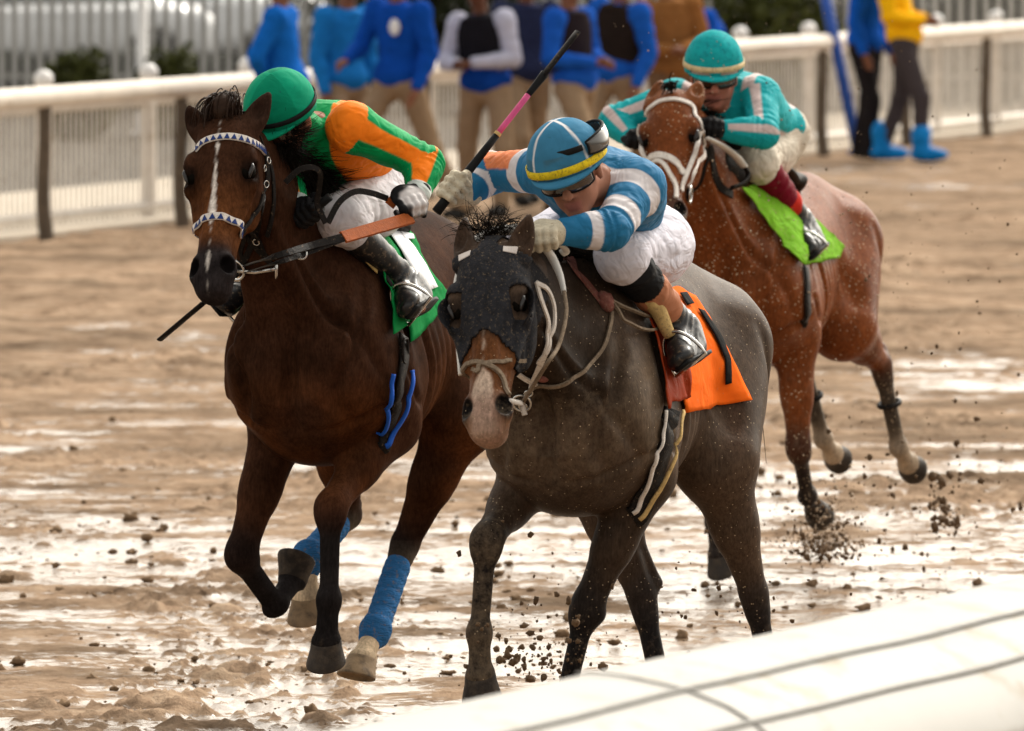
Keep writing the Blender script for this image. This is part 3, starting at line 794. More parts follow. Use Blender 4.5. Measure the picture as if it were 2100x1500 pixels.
# ---- nearest horse, black hood
scA, dzA = .945, .03
LA = dict(RF=fore(frA, -1, scA, dzA, (998, 1106), (982, 1306), (985, 1392)),
          LF=fore(frA, 1, scA, dzA, (1186, 1284), (1145, 1488), (1130, 1575)),
          LH=hind(frA, 1, scA, dzA, (1546, 1216), (1592, 1440), (1600, 1510), near=(False, False, True)),
          RH=hind(frA, -1, scA, dzA, (1334, 1262), (1372, 1490), (1372, 1560), near=(False, False, True)))
pollA = frA.J(1014, 522, .80); muzA = frA.J(1000, 905, 1.19)
def faceA(c, t, s_, v, inh, V):
    nz = .35 * fbm(V * 6, 4)
    nk_ = smooth(.22, .42, V[:, 0] + .25 * (V[:, 2] - 1.25) + .2 * nz) * smooth(1.02, 1.2, V[:, 2] + .3 * nz) * (~inh)     # darker, cleaner neck
    c = c * (1 - .58 * nk_[:, None])
    dst = smooth(.0, .12, V[:, 0]) * smooth(.46, .30, V[:, 0]) * smooth(1.36, 1.2, V[:, 2]) * smooth(.86, 1.0, V[:, 2]) * smooth(-.1, .25, nz + .12)
    c = c * (1 - .55 * dst[:, None]) + A_([.15, .108, .070]) * .55 * dst[:, None]                                          # dried dust on the shoulder
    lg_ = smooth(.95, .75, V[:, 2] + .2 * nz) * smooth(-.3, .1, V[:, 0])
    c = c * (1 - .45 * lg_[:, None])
    rp = smooth(-.2, -.6, V[:, 0]) * smooth(.9, 1.1, V[:, 2]) * (~inh)
    c = c * (1 - .35 * rp[:, None]) + A_([.050, .033, .022]) * .35 * rp[:, None]
    ex = smooth(.28, .36, t) * inh
    c = c * (1 - ex[:, None]) + A_([.105, .040, .015]) * ex[:, None]
    bz = inh * smooth(.0, .012, .030 * smooth(.40, .50, t) + .006 - np.abs(s_ + .004) + .008 * fbm(V * 40, 2)) * (t > .3) * (v > 0.01)
    pk = inh * smooth(.49, .56, t + .1 * np.minimum(v, 0)) * smooth(.07, .02, np.abs(s_))
    c = c * (1 - bz[:, None]) + A_([.40, .30, .23]) * bz[:, None]
    c = c * (1 - pk[:, None] * .8) + A_([.32, .20, .15]) * pk[:, None] * .8
    ns = inh * smooth(.045, .025, np.linalg.norm(np.stack([(t - .552) * .8, np.abs(s_) - .066, v - .04], 1), axis=1))
    return c * (1 - ns[:, None] * .9) + A_([.012, .009, .008]) * ns[:, None] * .9
def mudA(V): return np.clip((.35 - .25 * smooth(.3, .5, V[:, 0]) * smooth(1.1, 1.25, V[:, 2])) + .5 * smooth(.25, .5, V[:, 0]) * smooth(1.5, 1.0, V[:, 2]) + .25 * smooth(.7, .3, V[:, 2]), 0, 1)
HA = build_horse(frA, 'mud-filmed dark brown racehorse in black hood with orange cloth on its back', scA, dzA, LA, pollA, muzA, MAT['coat grey'],
                 dict(coat=(.066, .043, .029), leg=(.016, .014, .014), ear=(.05, .03, .02), muzzle=(.14, .09, .065)), face=faceA, mud_fn=mudA,
                 ears=dict(L=frA.J(1085, 446, .80), R=frA.J(955, 452, .77)))
# ---- left horse, blaze and patterned bridle
scB, dzB = 1.0, .0
LB = dict(RF=fore(frB, -1, scB, dzB, (493, 1140), (567, 1238), (600, 1190), near=(True, False, False), down=A_([-.5, .1, .8])),
          LF=fore(frB, 1, scB, dzB, (678, 1040), (674, 1246), (668, 1332)),
          LH=hind(frB, 1, scB, dzB, (830, 1118), (770, 1292), (743, 1352), near=(False, True, True)),
          RH=hind(frB, -1, scB, dzB, (712, 1056), (632, 1140), (628, 1225), near=(False, True, True)))
pollB = frB.J(472, 257, .72); muzB = frB.J(433, 618, 1.14)
def faceB(c, t, s_, v, inh, V):
    br = inh * smooth(.22, .34, t) * smooth(.50, .42, t)
    c = c * (1 - .75 * br[:, None]) + A_([.11, .040, .014]) * .75 * br[:, None]
    dk = inh * smooth(.47, .52, t)
    c = c * (1 - dk[:, None]) + A_([.022, .018, .018]) * dk[:, None]
    rd_ = (.85 * smooth(.15, .33, V[:, 0]) * smooth(1.15, .95, V[:, 2]) * smooth(.60, .80, V[:, 2]) + .7 * smooth(.1, -.3, V[:, 0]) * smooth(1.25, .9, V[:, 2]) * smooth(.55, .75, V[:, 2])) * smooth(-.25, .35, fbm(V * 5, 3) + .2) * (~inh)
    c = c * (1 - rd_[:, None]) + A_([.075, .026, .009]) * rd_[:, None]
    wd = np.interp(t, [.128, .142, .150, .166, .19, .20, .26, .30, .35, .385, .42], [0, .004, .006, 0, 0, .0015, .005, .0065, .0095, .010, 0])
    cen = np.interp(t, [.1, .2, .3, .42], [.000, .000, -.003, -.006])
    bz = inh * (v > .0) * smooth(-.003, .003, wd - np.abs(s_ - cen) + .002 * fbm(V * 60, 2)) * (t > .08) * (t < .44)
    sn = inh * (v > .0) * smooth(-.003, .004, np.interp(t, [.5, .52, .56, .58], [0, .006, .005, 0]) - np.abs(s_ + .004))
    bz = np.maximum(bz, sn * .8)
    return c * (1 - bz[:, None]) + A_([.62, .56, .50]) * bz[:, None]
def colB(V): return None
HB = build_horse(frB, 'dark bay racehorse with narrow white blaze and green saddle cloth, on the left', scB, dzB, LB, pollB, muzB, MAT['coat bay'],
                 dict(coat=(.036, .0155, .0085), leg=(.014, .012, .012), ear=(.03, .016, .011), muzzle=(.022, .018, .018), sock=(.55, .42, .28)), face=faceB,
                 mud_fn=lambda V: np.clip(.05 + .5 * smooth(.55, .25, V[:, 2]), 0, 1), sock=dict(LH=4, RH=4, RF=1, LF=1), hoofcols=dict(LH='hoof pale', RH='hoof pale'), headlen=.635,
                 ears=dict(L=frB.J(550, 196, .72), R=frB.J(389, 224, .76)))
# ---- rear horse, white bridle
scC, dzC = .93, .03
LC = dict(RF=fore(frC, -1, scC, dzC, (1440, 975), (1470, 1110), (1476, 1150), near=(True, False, True)),
          LF=fore(frC, 1, scC, dzC, (1638, 950), (1656, 1018), (1672, 1046), near=(True, False, False)),
          LH=hind(frC, 1, scC, dzC, (1806, 745), (1843, 918), (1862, 950), near=(False, False, False), fwd=A_([.5, .2, -1])),
          RH=hind(frC, -1, scC, dzC, (1640, 735), (1688, 900), (1708, 930), near=(False, False, False), fwd=A_([.5, .2, -1])))
pollC = frC.J(1383, 210, .74); muzC = frC.J(1370, 438, 1.10)
def faceC(c, t, s_, v, inh, V):
    dk = inh * smooth(.46, .54, t)
    return c * (1 - dk[:, None] * .7) + A_([.05, .03, .024]) * dk[:, None] * .7
HC = build_horse(frC, 'chestnut racehorse with white bridle, behind the others on the right', scC, dzC, LC, pollC, muzC, MAT['coat red'],
                 dict(coat=(.150, .044, .014), leg=(.022, .017, .015), ear=(.16, .06, .025), muzzle=(.06, .035, .025), sock=(.36, .28, .2)), face=faceC,
                 mud_fn=lambda V: np.clip(.3 + .3 * smooth(1.2, .6, V[:, 2]), 0, 1), sock=dict(LH=4, RH=4, RF=1, LF=1),
                 ears=dict(L=frC.J(1433, 172, .72), R=frC.J(1356, 170, .72)))
# ------------------------------------------------------------------ people
M('skin', (.36, .17, .10), .5, .1, 25, .05, 200, vcol=True)
MAT['goggle lens'] = simple('goggle lens', (.03, .015, .01), .06, .1, 10, spec=.8, coat=.6)
M('strap black', (.012, .012, .012), .55, .2, 60)
M('glove pale', (.55, .49, .37), .75, .2, 40, .25, 150, dirt=(.25, .18, .11), dirt_amt=.3)
M('glove black', (.012, .012, .013), .55, .2, 60, .2, 150)
M('boot leather', (.012, .012, .013), .36, .2, 25, .3, 14, spec=.35, dirt=(.20, .14, .09), dirt_amt=.4)
M('white rubber', (.72, .70, .66), .5, .1, 30)

def hand_prims(W, G, b, k=.010, flip=1, sc=1.0, col=0):
    """A closed hand: wrist W, hand closed round a bar through G along b (thumb end of the bar is +b)."""
    W, G = np.asarray(W, float), np.asarray(G, float); b = nrm(b); x = G - W; x = nrm(x - b * (x @ b)); n = np.cross(b, x) * flip
    pr = [cone(W, G - x * .035 * sc + n * .012 * sc, .026 * sc, .030 * sc, k=.02, col=col),
          ell(G - x * .026 * sc + n * .016 * sc, (.040 * sc, .044 * sc, .017 * sc), k=.015, col=col, axis=x, side=b)]
    for i, (o, ln) in enumerate(((.031, .95), (.011, 1.05), (-.010, 1.0), (-.030, .85))):
        R = .026 * sc * ln; pts = []
        for a in (105, 55, 0, -60, -115):
            t = math.radians(a); pts.append(G + b * o * sc + x * R * math.cos(t) + n * R * math.sin(t))
        rs = A_([.0118, .0112, .0105, .0095, .0085]) * sc
        for q in range(4): pr.append(cone(pts[q], pts[q + 1], rs[q], rs[q + 1], k=.004, col=col))
        pr.append(ell(pts[1], (.0125 * sc,) * 3, k=.004, col=col))
    t0 = G - x * .04 * sc + b * .03 * sc; t1 = G + b * .052 * sc - n * .002 + x * .0; t2 = G + b * .040 * sc + x * .026 * sc - n * .018 * sc
    pr += [cone(t0, t1, .014 * sc, .0125 * sc, k=.01, col=col), cone(t1, t2, .012 * sc, .009 * sc, k=.004, col=col)]
    return pr

def head_prims(c, fwd, up, sc=1.0, col=0):
    """Skull, jaw, brow, nose, lips, chin and ears about the head centre (eye height)."""
    f = nrm(fwd); u = nrm(np.asarray(up, float) - f * (np.asarray(up, float) @ f)); s_ = np.cross(u, f)
    H_ = lambda a, l, z: np.asarray(c) + (f * a + s_ * l + u * z) * sc
    E = lambda p, r, k=.012, cl=0, ax=f: ell(p, A_(r) * sc, k=k, col=cl, axis=ax, side=s_)
    pr = [E(H_(-.015, 0, .035), (.098, .077, .085), .02), E(H_(.025, 0, -.045), (.062, .060, .075), .03), E(H_(.060, 0, -.098), (.026, .026, .020), .02),
          E(H_(.066, 0, .022), (.02, .055, .014), .02),
          cone(H_(.080, 0, .008), H_(.108, 0, -.036), .010 * sc, .0145 * sc, k=.014, col=0), E(H_(.088, .013, -.040), (.012, .010, .009), .008), E(H_(.088, -.013, -.040), (.012, .010, .009), .008),
          E(H_(.082, 0, -.066), (.010, .024, .0075), .007, 1), E(H_(.080, 0, -.078), (.010, .020, .0085), .007, 1), E(H_(.060, .032, -.030), (.022, .02, .018), .02), E(H_(.060, -.032, -.030), (.022, .02, .018), .02),
          E(H_(-.015, .076, -.012), (.018, .010, .032), .010), E(H_(-.015, -.076, -.012), (.018, .010, .032), .010)]
    for sg in (-1, 1):
        pr.append(E(H_(.082, sg * .032, .002), (.012, .017, .012), .012)); pr[-1].sub = True
    q = cone(H_(.098, -.022, -.072), H_(.098, .022, -.072), .0035 * sc, .0035 * sc, k=.004, col=None); q.sub = True; pr.append(q)
    return pr, H_

def seg_param(V, pts):
    """Position along a limb polyline for each vertex (segment number + fraction), its distance, and the nearest axis point."""
    best = np.full(len(V), 9.); par = np.zeros(len(V)); near = np.zeros_like(V)
    for i in range(len(pts) - 1):
        a, b = np.asarray(pts[i]), np.asarray(pts[i + 1]); ab = b - a
        t = np.clip((V - a) @ ab / (ab @ ab), 0, 1); q = a + t[:, None] * ab; d = np.linalg.norm(V - q, axis=1)
        m = d < best; best[m] = d[m]; par[m] = i + t[m]; near[m] = q[m]
    return par, best, near

def helmet(fr_off, parent, c, fwd, up, colfn, mat, band, bandmat, rad=(.122, .104, .118), peak=True, name='helmet'):
    """Skull cap with silk cover: dome, elastic band, short peak."""
    f = nrm(fwd); u = nrm(np.asarray(up, float) - f * (np.asarray(up, float) @ f)); s_ = np.cross(u, f)
    nu, nv = 96, 44; V, th_, ph_ = [], [], []
    for i in range(nv + 1):
        th = 1e-3 + (math.pi * .5 + .16) * i / nv
        for j in range(nu):
            ph = 2 * math.pi * j / nu
            V.append((rad[0] * math.sin(th) * math.cos(ph), rad[1] * math.sin(th) * math.sin(ph), rad[2] * math.cos(th))); th_.append(th); ph_.append(ph)
    V = A_(V); th_, ph_ = A_(th_), A_(ph_)
    V = V + (V / np.linalg.norm(V, axis=1)[:, None]) * (fbm(V * 25, 2) * .0022)[:, None]
    cc = colfn(th_, ph_, V)
    B = np.stack([f, s_, u])
    F = [(i * nu + j, (i + 1) * nu + j, (i + 1) * nu + (j + 1) % nu, i * nu + (j + 1) % nu) for i in range(nv) for j in range(nu)]
    F.append(tuple(range(nu))[::-1])
    # closed underside
    n0 = len(V); V = np.concatenate([V, [[0, 0, -.012]]]); cc = np.concatenate([cc, cc[-1:]])
    F += [((nv) * nu + j, n0, nv * nu + (j + 1) % nu) for j in range(nu)]
    W_ = np.asarray(c) + V @ B
    o = link(name, W_, F, mat, parent, col=cc, off=fr_off)
    if band is not None:
        t0, t1 = band; P_, N_ = [], []
        for j in range(61):
            ph = 2 * math.pi * j / 60; th = (t0 + t1) / 2
            n = A_([math.sin(th) * math.cos(ph), math.sin(th) * math.sin(ph), math.cos(th)]); P_.append(np.asarray(c) + ((A_(rad) + .0015) * n) @ B); N_.append((n / A_(rad)) @ B)
        V2, F2 = ribbon(P_, [nrm(x) for x in N_], rad[2] * (t1 - t0), .003)
        link('band', V2, F2, bandmat, o, off=fr_off)
    if peak:
        V2, F2 = [], []; m = 21
        for i in range(4):
            for j in range(m):
                ph = -1.05 + 2.1 * j / (m - 1); e = (i / 3) * .034 * math.cos(ph * 1.42) ** .8 if abs(ph * 1.42) < 1.57 else 0
                r = 1.005; z = -.012 - .10 * e - .004
                V2.append((rad[0] * r * math.cos(ph) + e, rad[1] * r * math.sin(ph), z - .25 * e))
        for i in range(3):
            for j in range(m - 1): F2.append((i * m + j, (i + 1) * m + j, (i + 1) * m + j + 1, i * m + j + 1))
        V2, F2 = thicken(A_(V2), F2, np.tile([0, 0, 1.], (len(V2), 1)), .006)
        link('peak', np.asarray(c) + V2 @ B, F2, mat, o, off=fr_off, col=np.tile(cc[len(cc) // 2 + 600], (len(V2), 1)))
    return o, lambda a, l, z: np.asarray(c) + f * a + s_ * l + u * z

def goggles(parent, off, hp, z=0.0, lift=0.0, lens=None, strapmat=None, name='goggles'):
    """Wrap-round lens, soft frame and elastic strap. hp(a, l, z) is the head's own frame."""
    V, F = [], []; n = 25
    for i in range(7):
        for j in range(n):
            ph = -1.15 + 2.3 * j / (n - 1); v = -1 + 2 * i / 6
            half = .030 * (1 - .35 * abs(ph / 1.15) ** 3) * (1 - .22 * math.exp(-(ph / .16) ** 2) * (v < 0))
            V.append(hp(.020 + .084 * math.cos(ph * .92) + .004 * (1 - v * v) + lift, .083 * math.sin(ph), z + half * v))
    V = A_(V); C_ = hp(0, 0, z); N = np.array([nrm(v - C_) for v in V])
    for i in range(6):
        for j in range(n - 1): F.append((i * n + j, i * n + j + 1, (i + 1) * n + j + 1, (i + 1) * n + j))
    V2, F2 = thicken(V, F, N, .003)
    g = link(name, V2, F2, lens or MAT['goggle lens'], parent, off=off)
    loop = [V[j] for j in range(n)] + [V[i * n + n - 1] for i in range(1, 7)] + [V[6 * n + j] for j in range(n - 2, -1, -1)] + [V[i * n] for i in range(5, 0, -1)]
    V3, F3 = tube(loop, .0042, 6, closed=True); link('rim', V3, F3, strapmat or MAT['strap black'], g, off=off)
    P_, N_ = [], []
    for ph in np.linspace(1.2, 2 * math.pi - 1.2, 25):
        q = hp(.02 + .088 * math.cos(ph), .090 * math.sin(ph), z + .01); P_.append(q); N_.append(nrm(q - C_))
    V4, F4 = ribbon(P_, N_, .018, .002); link('strap', V4, F4, strapmat or MAT['strap black'], g, off=off)
    return g

def torso_prims(j, col=0, grow=0.0, wide=1.0):
    pel, nb = j['pelvis'], j['neck']; side = nrm(j['shL'] - j['shR']) * .6 + nrm(j['hipL'] - j['hipR']) * .4
    g = grow
    st = [(-.10, 0, .09 + g, .06 + g, .06 + g, 0), (.0, 0, .150 * wide + g, .105 + g, .10 + g, 0), (.2, .01, .145 * wide + g, .105 + g, .095 + g, 0), (.45, .015, .155 * wide + g, .120 + g, .10 + g, 0), (.70, .015, .172 * wide + g, .125 + g, .105 + g, 0),
          (.88, .005, .158 * wide + g, .095 + g, .09 + g, 0), (1.0, 0, .085 + g, .065 + g, .065 + g, 0), (1.04, 0, .04 + g, .03, .03, 0)]
    return [loft(pel, nb, side, st, k=.04, col=col, n=2.2)]
def arm_prims(sh, el, wr, col=0, grow=0.0, r=(.072, .058, .046, .034)):
    return [ell(sh, (r[0] + grow,) * 3, k=.05, col=col), cone(sh, el, r[1] + .008 + grow, r[2] + .004 + grow, k=.03, col=col), cone(el, wr, r[2] + grow, r[3] + grow, k=.02, col=col),
            ell(el + (wr - el) * .3, (.08, r[2] + grow, r[2] + grow), k=.03, col=col, axis=wr - el)]

def build_jockey(fr, label, j, cfg, off):
    """j: joints in the horse's frame. One body, clothes as its parts."""
    mk = j
    for a in ('hip', 'knee', 'ank', 'toe', 'heel'):
        if a + 'R' not in j: j[a + 'R'] = j[a + 'L'] * A_([1, -1, 1])
    j['pelvis'] = (j['hipL'] + j['hipR']) / 2 + j.get('pelup', A_([-.02, 0, .03]))
    hp_, Hh = head_prims(j['head'] , cfg['fwd'], cfg['up'], cfg.get('hsc', 1.0))
    body = hp_ + [cone(j['neck'] - nrm(j['neck'] - j['pelvis']) * .04, j['head'] + (Hh(-.02, 0, -.06) - j['head']), .058, .052, k=.03, col=0)]
    body += torso_prims(j, 0, -.014)
    for s_ in 'LR':
        body += arm_prims(j['sh' + s_], j['el' + s_], j['wr' + s_], 0, -.008, r=(.062, .05, .042, .032))
        body += [cone(j['wr' + s_], j['hand' + s_], .027, .022, k=.02, col=0)]
        body += [cone(j['hip' + s_], j['knee' + s_], .085, .055, k=.04, col=0), cone(j['knee' + s_], j['ank' + s_], .052, .034, k=.03, col=0), cone(j['heel' + s_] * .5 + j['ank' + s_] * .5, j['toe' + s_] * .5 + j['heel' + s_] * .5, .024, .016, k=.01, col=0)]
    V, F = sdf_mesh(body, .005, 1)
    c = blend_colors(V, body, [cfg.get('skin', (.36, .17, .10)), cfg.get('lip', (.26, .09, .07))], .004)
    c = c * (1 + .12 * fbm(V * 30, 3))[:, None]
    root = link('person', V, F, MAT['skin'], None, col=c, fr=fr, off=off); meta(root, label, 'jockey')
    J_ = Horse(); J_.root, J_.off, J_.fr, J_.j, J_.Hh = root, off, fr, j, Hh
    # silks
    pr = torso_prims(j, 0, .004)
    for s_ in 'LR': pr += arm_prims(j['sh' + s_], j['el' + s_], j['wr' + s_] * .96 + j['el' + s_] * .04, 0, .004)
    pr += cfg.get('extra_jersey', [])
    V, F = sdf_mesh(pr, .0045, 1)
    N = vnormals(V, F)
    pL, dL, nL = seg_param(V, [j['shL'], j['elL'], j['wrL']]); pR, dR, nR = seg_param(V, [j['shR'], j['elR'], j['wrR']])
    # folds: tight rings at the elbow crook, long drags elsewhere
    ring = np.where(dL < .075, np.exp(-((pL - 1.0) / .28) ** 2) * np.sin(pL * 46 + 3 * fbm(V * 12, 2)), 0) + np.where(dR < .075, np.exp(-((pR - 1) / .28) ** 2) * np.sin(pR * 46 + 3 * fbm(V * 12, 2)), 0)
    V2 = V + N * (.0028 * ring + .0075 * (np.abs(fbm(V * A_([10, 14, 14]) + 3, 3)) - .2))[:, None]
    cj = cfg['jersey'](V, dict(pL=pL, dL=dL, nL=nL, pR=pR, dR=dR, nR=nR, j=j, N=N))
    J_.jersey = link('silks', V2, F, MAT['silk'], root, col=cj, off=off)
    # breeches
    pr = [loft(j['pelvis'] + nrm(j['pelvis'] - j['neck']) * .03, j['pelvis'] * .75 + j['neck'] * .25, j['hipL'] - j['hipR'], [(-.3, 0, .08, .06, .06, 0), (0, 0, .155, .115, .11, 0), (.6, 0, .152, .112, .10, 0), (1, 0, .13, .09, .085, 0)], k=.05, col=0)]
    for s_ in 'LR':
        hpv, knv = j['hip' + s_], j['knee' + s_]; pr += [cone(hpv, knv, .098, .066, k=.06, col=0), cone(knv, knv + (j['ank' + s_] - knv) * cfg.get('breech', .22), .066, .054, k=.04, col=0),
                ell(hpv + (knv - hpv) * .3 + A_([-.03, 0, -.02]), (.17, .095, .10), k=.05, col=0, axis=knv - hpv)]
    V, F = sdf_mesh(pr, .005, 1); N = vnormals(V, F)
    kk = np.zeros(len(V))
    for s_ in 'LR':
        p_, d_, _ = seg_param(V, [j['hip' + s_], j['knee' + s_], j['ank' + s_]]); kk = np.maximum(kk, np.exp(-((p_ - .85) / .35) ** 2) * (d_ < .12) * np.abs(np.sin(p_ * 26 + 4 * fbm(V * 7, 2))))
    V = V + N * (.004 * kk + .006 * np.abs(fbm(V * A_([8, 18, 18]), 2)))[:, None]
    cb = cfg['breech_col'](V, j) if callable(cfg['breech_col']) else np.tile(cfg['breech_col'], (len(V), 1))
    link('breeches', V, F, MAT['breech cloth'], root, col=cb, off=off)
    # legs: sock/legging then boot
    for s_ in 'LR':
        kn, an, he, to = j['knee' + s_], j['ank' + s_], j['heel' + s_], j['toe' + s_]
        if cfg.get('legging'):
            t0, t1, mt = cfg['legging']
            pr = [cone(kn, kn + (an - kn) * t1, .068, .052, k=.02, col=0)] if t0 <= 0 else [cone(kn + (an - kn) * t0, kn + (an - kn) * t1, .060, .050, k=.02, col=0)]
            V, F = sdf_mesh(pr, .005, 1); N = vnormals(V, F); p_, _, _ = seg_param(V, [kn, an]); V = V + N * (.002 * np.sin(p_ * 40 + 3 * fbm(V * 20, 2)))[:, None]
            lc = cfg['legcol'](p_) if 'legcol' in cfg else np.tile((.3, .1, .05), (len(V), 1))
            link('legging', V, F, mt, root, col=lc, off=off)
        b0 = cfg.get('boot0', .25); top = kn + (an - kn) * b0
        mid = (he + to) / 2; sdv = nrm(np.cross(to - he, an - mid)); upv = nrm(np.cross(sdv, to - he))
        if upv @ (an - mid) < 0: upv = -upv
        pr = [cone(top, an, .058 - .010 * b0, .041, k=.02, col=0), ell(an * .55 + he * .45, (.045, .034, .04), k=.03, col=0), cone(he + upv * .030 + nrm(to - he) * .03, to + upv * .022 - nrm(to - he) * .05, .034, .033, k=.03, col=0),
              ell(to + upv * .022 - nrm(to - he) * .035, (.045, .042, .026), k=.02, col=0, axis=to - he, side=sdv), cone(an, mid + upv * .05 + nrm(to - he) * .03, .038, .032, k=.03, col=0)]
        V, F = sdf_mesh(pr, .0045, 1); N = vnormals(V, F); p_, _, _ = seg_param(V, [top, an])
        V = V + N * (.0035 * np.exp(-((p_ - .9) / .3) ** 2) * np.sin(p_ * 34 + 4 * fbm(V * 14, 2)) + .001 * fbm(V * 40, 2))[:, None]
        b = link('boot', V, F, MAT['boot leather'], root, off=off)
        so = [he + upv * .004, he * .5 + to * .5 + upv * .002, to]
        V, F = ribbon(crom([he - nrm(to - he) * .012, he * .6 + to * .4, to + upv * .004], 6), np.tile(-upv, (13, 1)), [.05, .066, .064, .075, .05], .010)
        link('sole', V, F, cfg.get('solemat', MAT['strap black']), b, off=off)
    # gloves
    for s_ in 'LR':
        pr = hand_prims(j['wr' + s_], j['hand' + s_], j['bar' + s_], flip=cfg.get('flip' + s_, 1), sc=cfg.get('handsc', 1.08))
        pr.append(cone(j['wr' + s_] - nrm(j['hand' + s_] - j['wr' + s_]) * .015, j['wr' + s_] + nrm(j['hand' + s_] - j['wr' + s_]) * .02, .036, .033, k=.01, col=0))
        V, F = sdf_mesh(pr, .0032, 1)
        g = link('glove', V, F, MAT[cfg['glove']], root, off=off)
        J_.__dict__['glove' + s_] = g
    return J_
# ------------------------------------------------------------------ the three jockeys
MAT['silk'] = cloth_mat('jockey silk', vcol=True, rough=.55, fold=.55, fscale=11, spec=.35, dirt=(.3, .22, .14), dirt_amt=.05)
MAT['breech cloth'] = cloth_mat('breech cloth', vcol=True, rough=.7, fold=.5, fscale=10, stretch=(1, 1.6, 1.6), dirt=(.32, .23, .15), dirt_amt=.08)
MAT['cap cloth'] = cloth_mat('cap cover', vcol=True, rough=.6, fold=.18, fscale=12, dirt=(.02, .10, .11), dirt_amt=.1)
MAT['cap drops'] = cloth_mat('damp cap cover', vcol=True, rough=.6, fold=.18, fscale=12, dirt=(.012, .16, .20), dirt_amt=.85)
def mixm(c, m, k): m = np.clip(m, 0, 1)[:, None]; return c * (1 - m) + A_(k) * m
def band_in(x, a, b, e=.012): return smooth(a - e, a + e, x) * smooth(b + e, b - e, x)

# ---- A: blue and white hoops, blue cap
BLUE, WHITE = (.022, .150, .300), (.66, .62, .63)
jA = dict(head=frA.J(1170, 354, 0.510), neck=frA.J(1228, 372, 0.370), shL=frA.J(1308, 385, 0.310), shR=frA.J(1135, 350, 0.210), elL=frA.J(1252, 472, 0.530), wrL=frA.J(1152, 476, 0.630), handL=frA.J(1113, 490, 0.685),
          elR=frA.J(1008, 352, 0.010), wrR=frA.J(958, 396, 0.120), handR=frA.J(932, 388, 0.170), hipL=frA.J(1352, 498, -0.170), kneeL=frA.J(1274, 528, 0.230), ankL=frA.J(1398, 670, -0.050), toeL=frA.J(1397, 752, 0.140), heelL=frA.J(1442, 728, -0.060))
jA['barR'] = frA.J(1087, 190, .0) - frA.J(932, 388, .14); jA['barL'] = A_([.25, -1, -.1])
def jerseyA(V, q):
    c = np.tile(BLUE, (len(V), 1)).astype(float); j = q['j']
    for p, d, m in ((q['pL'], q['dL'], [(.12, .33), (.62, .86), (1.30, 1.52)]), (q['pR'], q['dR'], [(.30, .46), (.98, 1.24), (1.55, 1.7)])):
        for a, b in m: c = mixm(c, band_in(p, a, b) * (d < .105) * (p > .02), WHITE)
    up_ = (V - q['nR'])[:, 2]; sel = (q['dR'] < .09)
    c = mixm(c, sel * band_in(q['pR'], .42, .98) * smooth(.004, .014, up_ + .01 * fbm(V * 20, 2)), (.72, .22, .09))
    c = mixm(c, sel * band_in(q['pR'], 1.06, 1.16), (.06, .045, .03))
    return c
cfgA = dict(fwd=(.95, .12, -.30), up=(.24, -.22, .94), jersey=jerseyA, breech_col=(.62, .60, .66), boot0=.62, legging=(0, .72, MAT['silk']), breech=.0, glove='glove pale', skin=(.30, .135, .085), flipL=1, flipR=-1,
            legcol=lambda p: np.where((p < .42)[:, None], A_([.012, .012, .013]), A_([.42, .17, .09])))
JA = build_jockey(frA, 'jockey in blue and white hooped silks with whip raised, astride the horse in front', jA, cfgA, A_([-.1, 0, 1.2]))
def capA(th, ph, V):
    c = np.tile((.045, .185, .315), (len(th), 1)).astype(float)
    r = np.hypot(V[:, 0], V[:, 1]); m = np.zeros(len(th))
    for a in np.radians([48, 140, 228, 318]):
        dlt = np.abs(np.angle(np.exp(1j * (ph - a)))); m = np.maximum(m, smooth(.0055, .0035, dlt * r) * (dlt < 1.2))
    c = mixm(c, m, (.72, .70, .70))
    return mixm(c, .5 * smooth(.5, .9, fbm(V * 40, 3) + .5) * (th > 1.15), (.06, .11, .13))
M('band yellow', (.70, .52, .02), .6, .15, 40, dirt=(.1, .08, .03), dirt_amt=.6)
hA = JA.Hh
capc = hA(.0, 0, .035)
oA, hpA = helmet(JA.off, JA.root, capc, cfgA['fwd'], cfgA['up'], capA, MAT['cap cloth'], (1.43, 1.62), MAT['band yellow'], rad=(.126, .112, .122))
goggles(JA.root, JA.off, hA, z=.002)
# spare goggles pushed to the back of the cap
def tilted(h, ang, lift):
    return lambda a, l, z: h((a * math.cos(ang) - l * math.sin(ang)) * 1.25, (a * math.sin(ang) + l * math.cos(ang)) * 1.22, z * .9 + lift)
M('lens smoky', (.05, .045, .04), .08, .2, 10, spec=.8, coat=.5)
goggles(JA.root, JA.off, tilted(hpA, 1.75, .045), z=.0, lens=MAT['lens smoky'])

